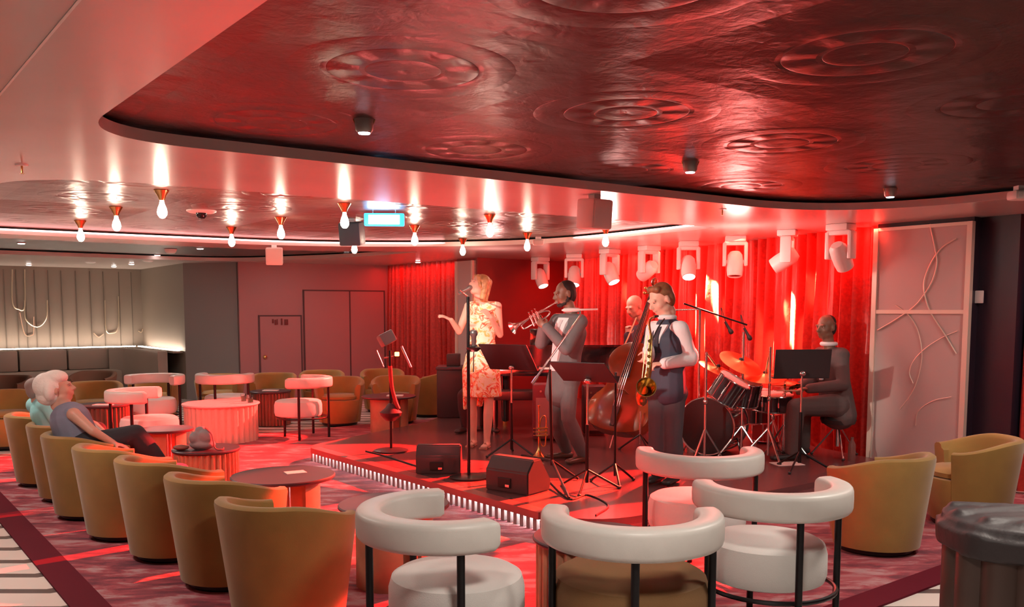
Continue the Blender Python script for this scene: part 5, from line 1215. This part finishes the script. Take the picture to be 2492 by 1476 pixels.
spk(667, 596, .20, .21, .16, 12, 8, mat('speaker_cream', (.75, .68, .64), .5), 'small loudspeaker box lit pink, hanging before the door wall', SZ)
spk(856, 532, .21, .22, .18, -8, 10, mat('speaker_teal', (.045, .10, .12), .4), 'dark teal loudspeaker beside the glowing blue sign', zb)
spk(1310, 576, .12, .06, .10, 0, 0, MATS['speaker_cream'], 'little flat white box left of the first stage light', SZ)
p = onz(2480, 452, SZ); spk(2484, 452, .12, .06, .12, 0, 0, MATS['speaker_cream'], 'white box at the recess rim by the right edge', SZ)
# glowing blue sign
p = onz(935, 512, zb); t = thing('lit_sign', 'glowing pale blue sign box hanging in the left recess', 'sign', p, math.radians(4)); 
bm = BM(); box(bm, -.175, .175, -.03, .03, -.135, -.025, None, .012); obj('housing', bm, mat('sign_blue', (.05, .35, .6), .4, emit=(.02, .45, .9), es=3), t)
bm = BM(); box(bm, -.135, .135, -.038, -.029, -.120, -.042, None, .003); obj('glowing_face', bm, mat('sign_face', (.8, 1, 1), .4, emit=(.7, .95, 1), es=14), t)
for x in (-.1, .1): bm = BM(); tube(bm, [(x, 0, -.04), (x, 0, 0)], .004, 6); obj('hanger', bm, chrome, t)
lamp('sign_glow', 'POINT', p+Vector((0, -.08, -.08)), None, 4, (.2, .6, 1), shadow_soft_size=.08)
# led cove along the far rim of the left recess
bm = BM(); tube(bm, smooth_path([ab(10.62, 1.3, 2.372), ab(10.5, 3.2, 2.372), ab(10.3, 4.7, 2.372), ab(9.7, 5.75, 2.372), ab(8.9, 6.65, 2.372), ab(8.2, 6.93, 2.372), ab(6.5, 6.90, 2.372), ab(5.75, 6.82, 2.372)], 8), .010, 6)
tag(obj('cove_light', bm, mat('cove_pink', (1, .6, .55), .4, emit=(1, .45, .42), es=8)), 'thin pink-white light line along the far rim of the left recess', 'light')

# ================================================================== THINGS ON TABLES AND CHAIRS
b = Vector((-2.37, 6.70, .47)); bm = BM()
ov(bm, b+Vector((0, 0, .05)), b+Vector((-.01, 0, .15)), (.095, .06), (.045, .03), lat=(1, 0, 0)); ell(bm, b+Vector((0, 0, .04)), (.10, .065, .04)); ell(bm, b+Vector((.03, -.02, .10)), (.06, .04, .06)); ell(bm, b+Vector((-.05, -.015, .09)), (.045, .05, .05))
o = organic('handbag', bm, mat('grey_bag', (.24, .25, .26), .6, bump=.5, bscale=25), None, .007, 2, b); tag(o, 'small soft grey bag sitting on the fluted drum table', 'bag')
bm = BM(); tube(bm, smooth_path([Vector((.03, -.02, .17)), Vector((.09, -.05, .12)), Vector((.12, -.07, .02)), Vector((.17, -.05, .008)), Vector((.15, .03, .008))], 5), .006, 6); obj('strap', bm, mat('red_strap2', (.3, .05, .05), .5), o)
p = Vector((-2.52, 6.66, .47)); bm = BM(); ell(bm, (0, 0, .022), (.06, .045, .022)); o = obj('purse', bm, mat('brown_purse', (.25, .08, .06), .5)); o.location = p; tag(o, 'little reddish purse beside the grey bag', 'purse')
bm = BM(); c0 = onz(0, 0, .5); x0, y0 = -2.50, 5.98
ell(bm, (x0+.05, y0, .445), (.15, .13, .035)); ell(bm, (x0+.17, y0+.05, .45), (.09, .09, .03)); o = organic('folded_shawl', bm, mat('purple_cloth', (.16, .07, .15), .8, bump=.4, bscale=20), None, .009, 3, (x0, y0, .41)); tag(o, 'purple folded shawl on the empty chair before the white-haired person', 'shawl')
# jacket and jewellery on the corner table
c = Vector((2.27, 3.88, .55)); bm = BM(); N = 40
for layer, (rr, zz, zt) in enumerate(((1.0, -.05, .02), (.9, .0, .055))):
    rings = [[], [], []]
    for i in range(N):
        a = 2*pi*i/N; n_ = noise.noise(Vector((math.cos(a)*1.5, math.sin(a)*1.5, layer*3))); n2 = noise.noise(Vector((math.cos(a)*3, math.sin(a)*3, 5+layer)))
        r = .335*rr+.02*n2; d_ = Vector((math.cos(a), math.sin(a), 0))
        rings[0].append(c+d_*r*(1.0)+Vector((0, 0, zz-.035+.05*n_))); rings[1].append(c+d_*r*1.02+Vector((0, 0, zt+.02*n2))); rings[2].append(c+d_*r*.55+Vector((0, 0, zt+.03+.03*n_)))
    ringsurf(bm, rings)
for (x0, y0, x1, y1) in ((-.2, -.1, .25, -.15), (-.25, .05, .2, .12), (-.1, -.22, .2, .0), (-.2, .2, .1, .1)): ov(bm, c+Vector((x0, y0, .065)), c+Vector((x1, y1, .075)), (.05, .026), (.035, .022))
jk = organic('folded_jacket', bm, mat('dark_leather', (.035, .026, .028), .55, bump=.5, bscale=14), None, .012, 4, c); tag(jk, 'crumpled dark jacket thrown over the bottom right corner table', 'jacket')
bm = BM(); ell(bm, (.02, -.24, .055), (.09, .06, .022)); ell(bm, (.09, -.2, .065), (.07, .06, .02)); obj('cream_lining', bm, mat('cream_lining', (.66, .50, .34), .6, bump=.6, bscale=30), jk)
for k in range(4):
    bm = BM(); ell(bm, (0, 0, 0), (.014, .012, .014)); o = obj('bead', bm, mat('white_bead', (.85, .8, .78), .3)); o.parent = jk; o.location = (.04+.002*k, -.372, -.04-.034*k)
# streaks of warm light raking over the curtain
for (tx, ty), e, s_, fx in (((1752, 730), 15000, 22, 5), ((1722, 810), 14000, 15, 5), ((1885, 850), 22000, 14, 6), ((1940, 785), 18000, 17, 6), ((2005, 710), 11000, 17, 7), ((1540, 715), 11000, 15, 3)):
    d = ray(tx, ty)
    P0 = ab(12.5, 10.1); Q0 = ab(4.4, 7.92); dd = (Q0-P0).normalized(); nn = Vector((dd.y, -dd.x, 0)); tt = P0.dot(nn)/d.dot(nn); tgt = Vector((d.x*tt, d.y*tt, HC+d.z*tt)); nv = nn if nn.dot(-P0) > 0 else -nn; src = Vector((tgt.x, tgt.y, 0))+nv*.42-dd*.30+Vector((0, 0, 2.27))
    lamp('curtain_spot', 'SPOT', src, tgt, e, (1, .78, .42), spot_size=math.radians(s_), spot_blend=.25, shadow_soft_size=.02)
